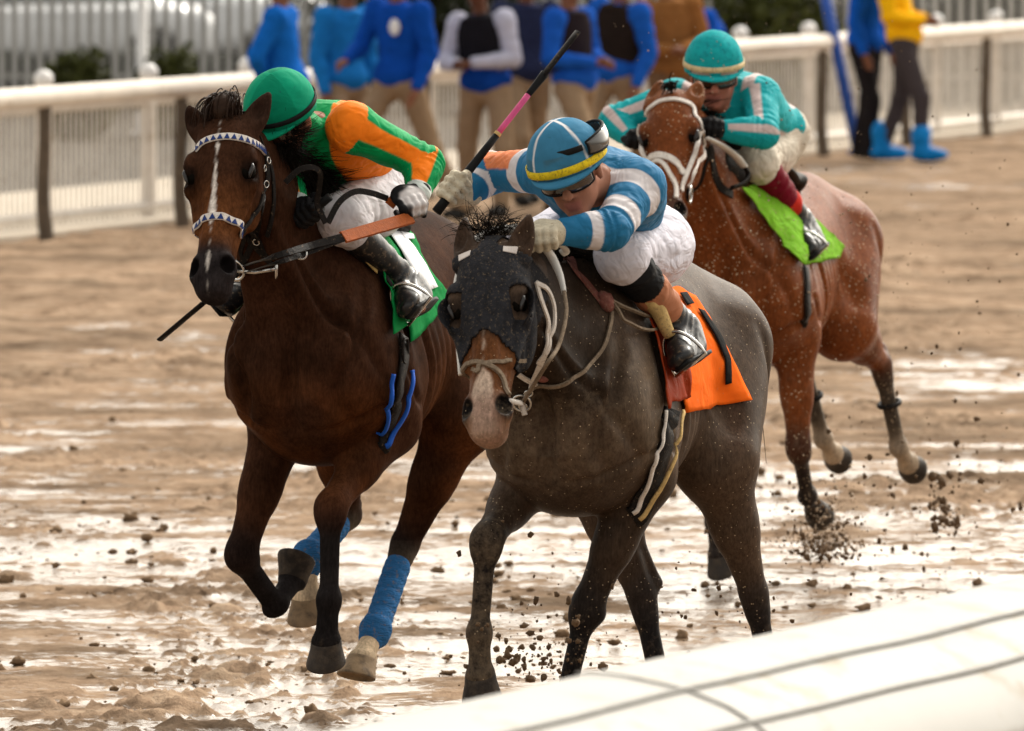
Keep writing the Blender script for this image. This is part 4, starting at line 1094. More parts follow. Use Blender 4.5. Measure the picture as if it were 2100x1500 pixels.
# ---- B: green and orange panels, green cap
GREEN, ORANGE = (.004, .30, .088), (.92, .215, .014)
jB = dict(head=frB.J(580, 240, .47), neck=frB.J(652, 264, .36), shL=frB.J(722, 262, 0.400), shR=frB.J(602, 272, .40), elL=frB.J(872, 335, 0.240), wrL=frB.J(856, 398, 0.360), handL=frB.J(838, 426, 0.415),
          elR=frB.J(578, 365, .36), wrR=frB.J(612, 425, .46), handR=frB.J(630, 436, .51), hipL=frB.J(785, 395, -0.100), kneeL=frB.J(695, 450, 0.320), ankL=frB.J(836, 580, 0.070), toeL=frB.J(842, 642, 0.260), heelL=frB.J(884, 622, 0.060))
jB['barR'] = frB.J(676, 404, .54) - frB.J(328, 697, .36); jB['barL'] = frB.J(840, 452, .24) - frB.J(700, 490, .42)
def jerseyB(V, q):
    j = q['j']; ax = nrm(j['neck'] - j['pelvis']); sd = nrm(j['shL'] - j['shR']); sd = nrm(sd - ax * (sd @ ax)); up = np.cross(ax, sd)
    ctr = j['neck'] * .5 + j['pelvis'] * .5; l = (V - ctr) @ sd; t = (V - j['pelvis']) @ ax / np.linalg.norm(j['neck'] - j['pelvis'])
    c = np.tile(ORANGE, (len(V), 1)).astype(float)
    c = mixm(c, band_in(l, -.05, .040, .003) + band_in(l, -.20, -.11, .003), GREEN)
    for p, d, nr_, s_, e_, w_ in ((q['pL'], q['dL'], q['nL'], j['shL'], j['elL'], j['wrL']), (q['pR'], q['dR'], q['nR'], j['shR'], j['elR'], j['wrR'])):
        on = (d < .085) & (p > .02)
        r = V - nr_; a1 = nrm(e_ - s_); a2 = nrm(w_ - e_); ref = A_([.95, .15, .30])
        axs = np.where((p < 1)[:, None], a1, a2); rf = ref - axs * (axs @ ref)[:, None]; rf /= np.linalg.norm(rf, axis=1)[:, None]
        sdv = np.cross(axs, rf); ang = np.arctan2((r * sdv).sum(1), (r * rf).sum(1))
        stripe = band_in(np.abs(ang - np.where(p < 1, .1, -.15)), np.where(p < 1, .42, .62), 4, .05)
        cc = mixm(np.tile(ORANGE, (len(V), 1)).astype(float), stripe, GREEN)
        c = np.where(on[:, None], cc, c)
        cu = (p > 1.86) & (d < .06); c = np.where(cu[:, None], A_([.6, .66, .62]), c)
    return c
cfgB = dict(fwd=(.80, -.30, -.52), up=(.5, -.05, .86), jersey=jerseyB, breech_col=(.62, .59, .62), boot0=.12, glove='glove black', skin=(.3, .14, .09), flipL=-1, flipR=1, legging=(0, .2, MAT['glove black']))
JB = build_jockey(frB, 'jockey in green and orange panelled silks and green cap, head down behind the mane', jB, cfgB, A_([-.1, 0, 1.2]))
def capB(th, ph, V):
    k = np.floor((ph + .35) / (math.pi / 2)).astype(int) % 2
    return np.where((k == 0)[:, None], A_([.004, .215, .115]), A_([.006, .275, .150]))
oB, hpB = helmet(JB.off, JB.root, JB.Hh(0, 0, .035), cfgB['fwd'], cfgB['up'], capB, MAT['cap cloth'], (1.43, 1.56), MAT['strap black'], rad=(.120, .106, .120))
goggles(JB.root, JB.off, JB.Hh, z=.002)

# ---- C: turquoise with pale braces, turquoise cap
TURQ, PINK = (.010, .340, .370), (.60, .48, .46)
jC = dict(head=frC.J(1464, 152, .44), neck=frC.J(1478, 205, 0.410), shL=frC.J(1558, 200, 0.360), shR=frC.J(1385, 205, 0.390), elL=frC.J(1566, 274, 0.550), wrL=frC.J(1482, 266, 0.600), handL=frC.J(1458, 264, 0.650),
          elR=frC.J(1262, 248, 0.430), wrR=frC.J(1296, 285, 0.520), handR=frC.J(1312, 288, 0.570), hipL=frC.J(1578, 292, -0.110), kneeL=frC.J(1553, 332, 0.270), ankL=frC.J(1644, 455, -0.010), toeL=frC.J(1664, 528, 0.160), heelL=frC.J(1688, 505, -0.020))
jC['barL'] = A_([.3, -1, .1]); jC['barR'] = A_([.3, -1, .1])
def jerseyC(V, q):
    j = q['j']; ax = nrm(j['neck'] - j['pelvis']); sd = nrm(j['shL'] - j['shR']); sd = nrm(sd - ax * (sd @ ax))
    l = (V - (j['neck'] + j['pelvis']) / 2) @ sd
    c = np.tile(TURQ, (len(V), 1)).astype(float)
    c = mixm(c, band_in(np.abs(l), .082, .132, .004) * (q['dL'] > .02) * (q['dR'] > .02), PINK)
    for p, d, nr_, s_, e_, w_ in ((q['pL'], q['dL'], q['nL'], j['shL'], j['elL'], j['wrL']), (q['pR'], q['dR'], q['nR'], j['shR'], j['elR'], j['wrR'])):
        on = (d < .085) & (p > .10)
        r = V - nr_; a1 = nrm(e_ - s_); a2 = nrm(w_ - e_); ref = A_([1.0, .05, .35])
        axs = np.where((p < 1)[:, None], a1, a2); rf = ref - axs * (axs @ ref)[:, None]; rf /= np.linalg.norm(rf, axis=1)[:, None] + 1e-9
        sdv = np.cross(axs, rf); ang = np.arctan2((r * sdv).sum(1), (r * rf).sum(1))
        cc = mixm(np.tile(TURQ, (len(V), 1)).astype(float), band_in(ang, -.28, .28, .05) * (p < 1.9), PINK)
        c = np.where(on[:, None], cc, c)
    return c
cfgC = dict(fwd=(.93, .28, -.22), up=(.2, .05, .97), jersey=jerseyC, breech_col=(.60, .54, .45), boot0=.62, glove='glove black', skin=(.42, .16, .11), legging=(0, .72, MAT['silk']),
            legcol=lambda p: np.where((p < .62)[:, None], A_([.16, .006, .018]), A_([.55, .03, .018])))
JC = build_jockey(frC, 'jockey in turquoise silks with pale braces and turquoise cap, on the rear horse', jC, cfgC, A_([-.1, 0, 1.2]))
M('band cream', (.62, .48, .27), .6, .15, 40, dirt=(.2, .14, .08), dirt_amt=.4)
oC, hpC = helmet(JC.off, JC.root, JC.Hh(0, 0, .035), cfgC['fwd'], cfgC['up'], lambda th, ph, V: np.tile((.012, .33, .345), (len(th), 1)), MAT['cap drops'], (1.42, 1.58), MAT['band cream'], rad=(.124, .108, .126))
goggles(JC.root, JC.off, JC.Hh, z=.002)
# spare clear goggles on the peak
M('lens clear', (.30, .26, .22), .1, .2, 10, spec=.8)
goggles(JC.root, JC.off, lambda a, l, z: JC.Hh(a * 1.12, l * 1.1, z * .7 + .030), z=.0, lens=MAT['lens clear'])
# ------------------------------------------------------------------ bridles, saddles, cloths, whips, manes
M('leather black', (.014, .012, .011), .5, .25, 40, .2, 150, dirt=(.2, .14, .09), dirt_amt=.15)
M('leather tan', (.30, .075, .018), .6, .2, 50, .3, 180)
M('leather pink', (.20, .075, .06), .5, .25, 50, .2, 150, dirt=(.25, .18, .12), dirt_amt=.4)
M('strap white', (.66, .61, .56), .5, .12, 50, .15, 160, dirt=(.35, .26, .17), dirt_amt=.5)
M('rope mud', (.20, .15, .105), .8, .3, 80, .4, 160)
M('strap navy', (.02, .04, .15), .5, .1, 50)
M('metal', (.55, .53, .50), .25, .1, 30, metal=1.0)
M('rubber black', (.012, .012, .012), .5, .2, 40)
M('mane hair', (.011, .008, .006), .6, .4, 30, spec=.25)
M('mane brown', (.030, .016, .010), .45, .3, 60)
MAT['hood cloth'] = simple('hood cloth', (.019, .019, .022), .8, .35, 44, .25, 160, dirt=(.17, .127, .085), dirt_amt=.30)
MAT['cloth orange'] = cloth_mat('orange saddle cloth', (.80, .135, .012), .75, fold=.3, fscale=9, dirt=(.3, .2, .12), dirt_amt=.15)
MAT['cloth rust'] = cloth_mat('rust flap', (.26, .034, .010), .6, fold=.3, fscale=16, dirt=(.25, .16, .1), dirt_amt=.3)
MAT['cloth green'] = cloth_mat('green saddle cloth', (.006, .19, .045), .75, fold=.3, fscale=9, dirt=(.3, .22, .12), dirt_amt=.1)
MAT['cloth lime'] = cloth_mat('lime saddle cloth', (.17, .40, .025), .7, fold=.5, fscale=18, dirt=(.3, .22, .12), dirt_amt=.5)
MAT['cloth white'] = cloth_mat('white numeral cloth', (.70, .70, .72), .7, fold=.2, fscale=18)
MAT['cloth black'] = cloth_mat('black numeral cloth', (.012, .012, .012), .7, fold=.2, fscale=18)
MAT['pad tan'] = cloth_mat('tan saddle pad', (.46, .31, .115), .8, fold=.4, fscale=14, dirt=(.2, .13, .08), dirt_amt=.3)
M('foam tan', (.52, .36, .15), .8, .2, 40, .3, 120, dirt=(.22, .15, .09), dirt_amt=.5)

def hits(H, *px): return [hit(H, *p)[0] for p in px]
def mirror(H, pts):
    out = []
    for p in pts:
        r = p - H.poll; out.append(snap(H, H.poll + H.ha * (r @ H.ha) - H.hs * (r @ H.hs) + H.hf * (r @ H.hf))[0])
    return out
def both(H, name, px, wd, th, mat, parent, **k):
    a = hits(H, *px); strap(H, name, a, wd, th, mat, parent, **k); strap(H, name, mirror(H, a), wd, th, mat, parent, **k)
def ring(c, n, r, t, mat, parent, name='bit_ring'):
    a, s_, u = frame_from(n, (0, .3, 1)); V, F = tube([np.asarray(c) + r * (s_ * math.cos(q) + u * math.sin(q)) for q in np.linspace(0, 2 * math.pi, 25)[:-1]], t, 8, closed=True)
    return link(name, V, F, mat, parent)
def holder(name, parent, label=None):
    o = bpy.data.objects.new(name, None); COL.objects.link(o); o.parent = parent
    if label: o['label'] = label
    return o
def zigzag(P_, N_, wd, mat, parent, n, off=.0035):
    """Blue darts stitched on a white band."""
    L = np.concatenate([[0], np.cumsum(np.linalg.norm(np.diff(P_, axis=0), axis=1))]); V, F = [], []
    at = lambda s_, A: A_([np.interp(s_, L, A[:, k]) for k in range(3)])
    for i in range(n):
        s0, s1, sm = L[-1] * (i + .08) / n, L[-1] * (i + .92) / n, L[-1] * (i + .5) / n
        tg = nrm(at(s1, P_) - at(s0, P_)); nn = nrm(at(sm, N_)); sd = np.cross(nn, tg)
        pts = [at(s0, P_) - sd * wd * .46, at(s1, P_) - sd * wd * .46, at(sm, P_) + sd * wd * .30]
        b = len(V); V += [p + nn * off for p in pts] + [p + nn * (off + .0015) for p in pts]
        F += [(b + 3, b + 4, b + 5), (b, b + 1, b + 4, b + 3), (b + 1, b + 2, b + 5, b + 4), (b + 2, b, b + 3, b + 5)]
    return link('dart', V, F, mat, parent, smoothf=False)

# ---- left horse's bridle
brB = holder('bridle', HB.root)
o, P_, N_ = strap(HB, 'browband', hits(HB, (402, 310), (414, 295), (440, 284), (467, 281), (500, 286), (525, 297), (541, 311)), .026, .004, MAT['strap white'], brB); zigzag(P_, N_, .026, MAT['strap navy'], brB, 17, .0055)
o, P_, N_ = strap(HB, 'noseband', [HB.hp(.385, -.080, -.045), HB.hp(.388, -.066, .035), HB.hp(.390, -.035, .075), HB.hp(.390, 0, .085), HB.hp(.390, .035, .075), HB.hp(.388, .066, .035), HB.hp(.385, .080, -.045)], .026, .004, MAT['strap white'], brB); zigzag(P_, N_, .026, MAT['strap navy'], brB, 13, .0055)
both(HB, 'cheek_strap', [(541, 309), (546, 340), (543, 385), (536, 430), (524, 480), (506, 525), (492, 546)], .019, .004, MAT['leather black'], brB)
both(HB, 'cheek_strap', [(497, 471), (499, 500), (498, 530), (494, 546)], .013, .004, MAT['leather black'], brB)
both(HB, 'cheek_strap', [(538, 395), (528, 430), (508, 458), (498, 472)], .014, .005, MAT['leather black'], brB)
strap(HB, 'throat_strap', hits(HB, (545, 312), (556, 350), (560, 400), (556, 450), (548, 485)), .014, .004, MAT['leather black'], brB)
for q in ((539, 345), (543, 378), (527, 495), (547, 330)):
    p, n = hit(HB, *q); ring(p + n * .007, n, .010, .002, MAT['metal'], brB, 'buckle')
strap(HB, 'headpiece', mirror(HB, hits(HB, (541, 309)))[::1] + [HB.hp(.0, -.06, .05), HB.hp(-.03, 0, .035), HB.hp(.0, .06, .05)] + hits(HB, (541, 309)), .02, .004, MAT['leather black'], brB)
bitB, nB = hit(HB, 490, 552); bitB = bitB + nB * .012
ring(bitB, nB + A_([.6, .3, 0]), .030, .0045, MAT['metal'], brB)
V, F = ball(bitB + A_([-.01, .006, .012]), (.024, .024, .012), axis=nB, side=(0, 0, 1)); link('bit_guard', V, F, MAT['rubber black'], brB)
bm = mirror(HB, [bitB])[0] + A_([0, -.012, 0]); ring(bm, (.4, -1, 0), .030, .0045, MAT['metal'], brB)
V, F = tube([bitB, (bitB + bm) / 2 + HB.ha * .01, bm], .007, 8); link('mouthpiece', V, F, MAT['metal'], brB)
def flat_rein(fr, pts, wd, th, mat, parent, name='rein', nor=None, n=8, label=None):
    c = crom(pts, n); d = nrm(fr.cam - c.mean(0)); N_ = np.tile(nrm(d * .9 + A_([0, .1, .3])) if nor is None else nor, (len(c), 1))
    V, F = ribbon(c, N_, wd, th); o = link(name, V, F, mat, parent, smoothf=False)
    if label: o['label'] = label
    return o
JBp = lambda *a: frB.J(*a)
hb = jB['handL']; fH = hb[0]
rA, rB = JBp(702, 488, .78), JBp(842, 448, fH + .02)
flat_rein(frB, [bitB + A_([-.02, .02, .01]), JBp(560, 528, .98), JBp(640, 504, .86), rA], [.020, .020, .024, .028], .005, MAT['leather black'], brB)
flat_rein(frB, [bitB + A_([-.02, .02, -.01]), JBp(570, 539, .98), JBp(625, 521, .88), rA + A_([0, .005, -.004])], .016, .004, MAT['leather black'], brB)
flat_rein(frB, [rA, (rA + rB) / 2, rB], .040, .008, MAT['leather tan'], brB, label='tan rubber rein grip')
flat_rein(frB, [JBp(812, 422, fH - .01), JBp(795, 408, fH)], .028, .005, MAT['leather tan'], brB, n=4)
flat_rein(frB, [JBp(795, 408, fH), JBp(760, 396, fH + .05), JBp(727, 394, fH + .09), JBp(696, 415, fH + .13), JBp(672, 458, fH + .16)], .019, .004, MAT['leather black'], brB, n=14)
flat_rein(frB, [JBp(585, 375, .70), JBp(612, 350, .69), JBp(640, 344, .68), JBp(656, 356, .66), JBp(654, 390, .62), JBp(651, 420, .60), JBp(668, 458, .58)], .018, .004, MAT['leather black'], brB, nor=nrm(A_([.8, .5, .2])), n=14)
p_, n_ = JBp(618, 521, .885), None
ring(p_, A_([1, .3, .2]), .016, .003, MAT['metal'], brB, 'buckle')
flat_rein(frB, [bm, bm + A_([-.15, -.05, .05]), A_([.75, -.17, 1.52]), A_([.50, -.10, 1.66])], .022, .005, MAT['leather black'], brB, nor=A_([0, -1, .2]))

# ---- nearest horse's hood and bridle
def hood():
    t, s_, v, inh = HA.tsv
    lim = .335 + .12 * smooth(.045, .085, np.abs(s_)) * smooth(.03, -.03, v) + .03 * smooth(.03, .07, np.abs(s_)) - .02 * smooth(.03, 0, np.abs(s_))
    ok = inh & (t < lim) & (t > -.035 - .5 * np.minimum(v, 0) * 0)
    for sg in (-1, 1):
        b0 = HA.hp(.045, sg * .074, .030); rel = HA.V - b0; along = rel @ HA.earax[sg]; rad = np.linalg.norm(rel - along[:, None] * HA.earax[sg], axis=1)
        ok &= ~((along > .012) & (rad < .06))
        rel = HA.V - HA.hp(.215, sg * .098, .045); ok &= ~(np.linalg.norm(rel * 1.0, axis=1) < .030)
        ok &= ~((np.abs(t - .22) < .04) & (s_ * sg > .07) & (v > .03))
    keep = ok[HA.F].all(1); f = HA.F[keep]; ids = np.unique(f); mp = -np.ones(len(HA.V), int); mp[ids] = np.arange(len(ids))
    V = HA.V[ids] + HA.N[ids] * .0015; V, F = thicken(V, mp[f].tolist(), HA.N[ids], .006)
    return link('hood', V, F, MAT['hood cloth'], HA.root)
for H_, tips in ((HA, None),):
    H_.earax = {1: nrm(frA.J(1085, 446, .80) - HA.hp(.045, .074, .030)), -1: nrm(frA.J(955, 452, .77) - HA.hp(.045, -.074, .030))}
hoodA = hood()
M('hood patch', (.62, .56, .52), .7, .1, 40)
for sg in (-1, 1):     # half-cup blinkers standing out behind each eye
    V, F = [], []; c = HA.hp(.222, sg * .082, .030)
    for i in range(9):
        for j in range(13):
            a = -1.15 + 2.3 * j / 12; b = .15 + 1.35 * i / 8
            # sphere patch open to the front (hf) and wrapped round the back of the eye
            d = HA.hs * sg * math.cos(b * .9) * math.cos(a) + HA.ha * math.sin(a) * 1.15 - HA.hf * math.sin(b * .9 - .9) * math.cos(a)
            V.append(c + d * .053)
    V = A_(V); F = [(i * 13 + j, (i + 1) * 13 + j, (i + 1) * 13 + j + 1, i * 13 + j + 1) for i in range(8) for j in range(12)]
    N = np.array([nrm(x - c) for x in V]); V, F = thicken(V, F, N, .005); link('blinker_cup', V, F, MAT['hood cloth'], hoodA)
    a = [HA.hp(.045, sg * .050, .09), HA.hp(.050, sg * .085, .07)]
    strap(HA, 'hood_patch', a, .022, .002, MAT['hood patch'], hoodA, off=.009, n=6)
brA = holder('bridle', HA.root)
both(HA, 'cheek_strap', [(1093, 578), (1106, 622), (1120, 668), (1117, 715), (1104, 758), (1088, 792)], .016, .005, MAT['strap white'], brA, off=.008)
strap(HA, 'cheek_strap', hits(HA, (1094, 582), (1116, 596), (1128, 625), (1130, 660), (1120, 700), (1106, 740)), .014, .006, MAT['strap white'], brA, off=.009)
nbA = [HA.hp(.40, -.075, -.02)] + hits(HA, (953, 757), (962, 748), (978, 744), (996, 748), (1014, 758), (1030, 780), (1042, 812))
strap(HA, 'noseband', nbA, .014, .008, MAT['rope mud'], brA)
strap(HA, 'noseband', hits(HA, (955, 772), (966, 755), (985, 748), (1010, 744), (1040, 741), (1074, 740)), .012, .007, MAT['rope mud'], brA)
for i, q in enumerate([(1090, 788), (1083, 802), (1077, 816), (1074, 830)]):
    p, n = hit(HA, *q); ring(p + n * .012, n if i % 2 else np.cross(n, (0, 0, 1)), .011, .0032, MAT['metal'], brA, 'chain_link')
bitA, nA = hit(HA, 1072, 822); V, F = tube([hit(HA, 1048, 820)[0] + nA * .008, bitA + nA * .014, bitA + nA * .02 + A_([0, .01, -.03])], .008, 8); link('bit', V, F, MAT['strap white'], brA)
ring(bitA + nA * .014, nA, .026, .004, MAT['metal'], brA)
V, F = ball(hit(HA, 1106, 775)[0] + A_([.0, .012, 0]), (.02, .02, .014)); link('bit_guard', V, F, MAT['leather pink'], brA)
hA_ = jA['handL'] - A_([-.1, 0, 1.2]) * 0
r0 = frA.J(1115, 505, jA['handL'][0]); 
V, F = tube(crom([r0, frA.J(1133, 530, .66), frA.J(1149, 566, .68), frA.J(1157, 600, .72)], 8), [.018, .017, .014, .011], 10, flat=.55); o = link('rein', V, F, MAT['white rubber'], brA); o['label'] = 'pale rubber rein grip'
V, F = tube(crom([frA.J(1157, 598, .72), frA.J(1161, 645, .80), frA.J(1146, 708, .90), frA.J(1118, 752, .98), bitA + nA * .02], 8), .006, 8); link('rein', V, F, MAT['rope mud'], brA)
V, F = tube(crom([frA.J(1060, 470, jA['handL'][0] + .03), frA.J(1000, 478, .70), frA.J(970, 505, .74), HA.hp(.10, -.11, .0), HA.hp(.40, -.085, .0)], 8), [.015, .013, .011, .006, .006], 8); link('rein', V, F, MAT['white rubber'], brA)
V, F = tube(crom([frA.J(1130, 490, .62), frA.J(1160, 512, .56), frA.J(1152, 520, .55)], 6), .012, 8, flat=.5); link('rein', V, F, MAT['white rubber'], brA)
strap(HA, 'neck_strap', hits(HA, (1150, 518), (1172, 548), (1198, 580), (1224, 612), (1240, 632)), .026, .006, MAT['leather pink'], brA, off=.004)
strap(HA, 'neck_strap', hits(HA, (1252, 642), (1246, 680), (1228, 726), (1190, 766), (1140, 790), (1085, 797)), .011, .007, MAT['rope mud'], brA, off=.004)
p, n = hit(HA, 1236, 624); V, F = ball(p + n * .014, (.034, .022, .02), axis=(0, .5, -1)); V = V + (fbm(V * 60, 2) * .006)[:, None]; link('knot', V, F, MAT['leather pink'], brA)
for pts in ([(1243, 626), (1275, 642), (1310, 655), (1338, 662), (1352, 676)], [(1246, 632), (1268, 662), (1296, 680), (1325, 684), (1350, 668)]):
    strap(HA, 'cord', hits(HA, *pts), .008, .008, MAT['rope mud'], brA, off=.02)

# ---- rear horse's bridle
brC = holder('bridle', HC.root)
strap(HC, 'browband', hits(HC, (1327, 236), (1336, 221), (1352, 210), (1378, 205), (1402, 209), (1422, 223), (1431, 245)), .018, .006, MAT['strap white'], brC)
strap(HC, 'noseband', [HC.hp(.36, -.075, -.01)] + hits(HC, (1325, 337), (1336, 323), (1354, 319), (1374, 325), (1390, 339), (1403, 357)), .026, .006, MAT['strap white'], brC)
strap(HC, 'noseband', hits(HC, (1330, 341), (1347, 331), (1362, 338), (1374, 358), (1385, 384), (1386, 408)), .016, .008, MAT['strap white'], brC)
both(HC, 'cheek_strap', [(1431, 245), (1434, 272), (1428, 305), (1416, 338), (1404, 368), (1396, 392)], .017, .006, MAT['strap white'], brC)
both(HC, 'cheek_strap', [(1437, 270), (1442, 296), (1437, 325), (1420, 352), (1406, 382)], .015, .007, MAT['strap white'], brC, off=.006)
strap(HC, 'throat_strap', hits(HC, (1436, 265), (1446, 305), (1444, 345), (1436, 375), (1420, 392)), .013, .005, MAT['leather black'], brC)
p, n = hit(HC, 1407, 398); ring(p + n * .01, n, .022, .008, MAT['rubber black'], brC, 'bit_guard'); ring(p + n * .016, n, .03, .004, MAT['metal'], brC)
V, F = tube(crom([frC.J(1452, 284, .72), frC.J(1482, 300, .62), frC.J(1510, 322, .52), frC.J(1526, 342, .47)], 8), [.013, .017, .018, .017], 10, flat=.5); link('rein', V, F, MAT['white rubber'], brC)
V, F = tube(crom([frC.J(1526, 342, .47), frC.J(1534, 358, .46), frC.J(1524, 376, .50), frC.J(1500, 386, .56)], 8), .014, 10, flat=.5); link('rein', V, F, MAT['leather black'], brC)
strap(HC, 'neck_strap', hits(HC, (1455, 300), (1462, 345), (1478, 385), (1500, 400)), .03, .006, MAT['leather black'], brC)

# ---- saddles: pad, cloth with its numeral, girth, stirrups
def saddle(H, fr, label, sc, dz, off, seatmat, f0=.16, f1=-.36):
    o = empty('saddle', fr.wor(off), fr.rz); meta(o, label, 'saddle')
    pr = []
    for s_ in (-1, 1):
        pr.append(loft(snap(H, (f0 * sc, s_ * .07, 1.7))[0] + A_([0, 0, .004]), snap(H, (f1 * sc, s_ * .09, 1.7))[0] + A_([0, 0, .006]), (0, 1, 0), [(0, 0, .05, .02, .02, 0), (.3, .0, .085, .020, .03, 0), (.7, .0, .095, .022, .03, 0), (1, .01, .06, .03, .03, 0)], k=.04))
    p = snap(H, (f0 * sc - .03, 0, 1.8))[0]; pr.append(ell(p + A_([0, 0, .02]), (.06, .07, .03), k=.04)); p = snap(H, (f1 * sc + .03, 0, 1.8))[0]; pr.append(ell(p + A_([0, 0, .03]), (.05, .11, .03), k=.04))
    V, F = sdf_mesh(pr, .008, 1); link('seat', V, F, seatmat, o, off=off)
    return o
def cloth(H, o, off, grid, mat, name, offn=.010, nu=26, nv=20, wave=.006, th=.004, freq=26, parent=None, mirr=False, label=None):
    Pp, Nn = drape(H, grid, nu, nv); V, F = sheet(Pp, Nn, offn, th, wave, freq=freq)
    c = link(name, V, F, mat, parent or o, off=off)
    if label: c['label'] = label
    if mirr:
        V2 = V * A_([1, -1, 1]); link(name, V2, [f[::-1] for f in F], mat, parent or o, off=off)
    return c
def girth(H, o, off, px, wd, mat, name='girth', offn=.006, th=.006, mirr=True, label=None):
    pts = hits(H, *px); pts.append(pts[-1] * A_([1, .55, 1]) - A_([.01, 0, .015])); c = crom(pts, 8); Q, N_ = zip(*[(snap(H, p, offn) if i < len(c) - 7 else (p, snap(H, c[len(c) - 9])[1])) for i, p in enumerate(c)]); V, F = ribbon(Q, N_, wd, th)
    g = link(name, V, F, mat, o, off=off)
    if label: g['label'] = label
    return g
def stirrup(J_, o, off, side):
    j = J_.j; he, to, an = j['heel' + side], j['toe' + side], j['ank' + side]; c = he * .35 + to * .65; d = nrm(to - he); s_ = nrm(np.cross(d, an - c)); u = np.cross(s_, d)
    if u @ (an - c) < 0: u = -u
    pts = [c - u * .008 + s_ * (.058 * math.cos(a)) + u * (.11 * max(math.sin(a), 0)) for a in np.linspace(-.0, math.pi, 17)]
    V, F = tube(pts + [pts[0]], .0055, 8); link('stirrup', V, F, MAT['metal'], o, off=off)
    top = pts[8]; e = snap(J_.H, (top[0] * .6 + .02, top[1] * .9, 1.55))[0]
    V, F = tube([top, (top + e) / 2, e], .009, 6, flat=.3); link('stirrup_leather', V, F, MAT['leather black'], o, off=off)
OFS = A_([-.1, 0, 1.3])
JA.H, JB.H, JC.H = HA, HB, HC
sA = saddle(HA, frA, 'small racing saddle with orange cloth on the nearest horse', scA, dzA, OFS, MAT['leather black'])
ca = cloth(HA, sA, OFS, [[(1345, 602), (1383, 594), (1418, 612)], [(1366, 690), (1420, 682), (1472, 696)], [(1384, 772), (1448, 770), (1512, 768)], [(1400, 846), (1466, 834), (1536, 824)]], MAT['cloth orange'], 'saddle_cloth', mirr=True)
cloth(HA, sA, OFS, [[(1420, 640), (1433, 644)], [(1452, 690), (1466, 692)], [(1474, 740), (1487, 740)], [(1478, 790), (1491, 789)]], MAT['cloth black'], 'numeral', offn=.020, nu=20, nv=4, wave=0, th=.002, parent=ca, label='black numeral 1')
cloth(HA, sA, OFS, [[(1384, 610), (1398, 608)], [(1398, 634), (1412, 630)]], MAT['cloth black'], 'numeral', offn=.020, nu=6, nv=4, wave=0, th=.002, parent=ca)
cloth(HA, sA, OFS, [[(1310, 634), (1336, 628)], [(1332, 702), (1374, 690)], [(1348, 772), (1398, 760)], [(1356, 840), (1404, 812)]], MAT['cloth rust'], 'saddle_flap', offn=.022, wave=.004, mirr=True)
V, F = tube(crom([hit(HA, *p)[0] + hit(HA, *p)[1] * .055 for p in ((1208, 545), (1235, 570), (1270, 605), (1310, 645), (1338, 698))], 8), [.014, .024, .027, .026, .018], 10); link('foam_pad', V, F, MAT['foam tan'], sA, off=OFS)
girth(HA, sA, OFS, [(1372, 842), (1366, 890), (1350, 950), (1328, 1005), (1306, 1055)], .075, MAT['leather black'])
girth(HA, sA, OFS, [(1356, 842), (1350, 890), (1336, 945), (1318, 1000), (1303, 1045)], .014, MAT['strap white'], 'girth_edge', offn=.013)
girth(HA, sA, OFS, [(1392, 845), (1386, 890), (1370, 950), (1344, 1005), (1314, 1056)], .014, MAT['foam tan'], 'girth_edge', offn=.013)
for s_ in 'LR': stirrup(JA, sA, OFS, s_)
sB = saddle(HB, frB, 'small racing saddle with green cloth on the left horse', scB, dzB, OFS, MAT['leather black'])
cb = cloth(HB, sB, OFS, [[(762, 478), (806, 464), (846, 488)], [(798, 548), (832, 528), (866, 545)], [(826, 620), (872, 590), (925, 617)], [(838, 706), (872, 668), (905, 634)]], MAT['cloth green'], 'saddle_cloth', mirr=True)
for g in ([[(787, 482), (814, 480)], [(812, 522), (840, 516)], [(838, 566), (864, 552)], [(862, 604), (886, 594)]], [[(812, 484), (840, 492)], [(822, 500), (842, 500)]], [[(838, 540), (852, 535)], [(852, 566), (876, 575)]]):
    cloth(HB, sB, OFS, g, MAT['cloth white'], 'numeral', offn=.020, nu=16, nv=5, wave=.002, th=.002, parent=cb)
cloth(HB, sB, OFS, [[(756, 518), (766, 520)], [(778, 580), (800, 590)], [(790, 640), (828, 635)], [(794, 690), (830, 666)]], MAT['cloth green'], 'cloth_front', offn=.024, wave=.014, freq=18)
cloth(HB, sB, OFS, [[(658, 471), (722, 476)], [(698, 496), (752, 488)], [(735, 534), (762, 522)], [(766, 566), (768, 550)]], MAT['pad tan'], 'saddle_pad', offn=.012, wave=.004, mirr=True)
girth(HB, sB, OFS, [(822, 690), (824, 740), (815, 800), (802, 855), (786, 915)], .05, MAT['leather black'])
girth(HB, sB, OFS, [(799, 766), (795, 805), (788, 845), (781, 880)], .015, M('girth blue', (.015, .09, .45), .5, .1, 30), 'girth_edge', offn=.014, mirr=False)
girth(HB, sB, OFS, [(837, 760), (832, 805), (818, 855), (790, 912)], .018, MAT['girth blue'], 'girth_edge', offn=.014, mirr=False)
p, n = hit(HB, 823, 722); V, F = tube(crom([p + n * .014 + q for q in (A_([0, .0, .035]), A_([.02, 0, .03]), A_([.02, 0, -.03]), A_([-.02, 0, -.03]), A_([-.02, 0, .03]))], 5, True), .005, 8, closed=True); link('girth_buckle', V, F, MAT['leather black'], sB, off=OFS)
for s_ in 'LR': stirrup(JB, sB, OFS, s_)
sC = saddle(HC, frC, 'small racing saddle with lime green cloth on the rear horse', scC, dzC, OFS, MAT['leather black'], f0=.30)
cloth(HC, sC, OFS, [[(1530, 384), (1560, 376), (1592, 388)], [(1580, 440), (1620, 424), (1652, 440)], [(1636, 500), (1680, 476), (1726, 505)], [(1652, 545), (1690, 534), (1714, 530)]], MAT['cloth lime'], 'saddle_cloth', mirr=True)
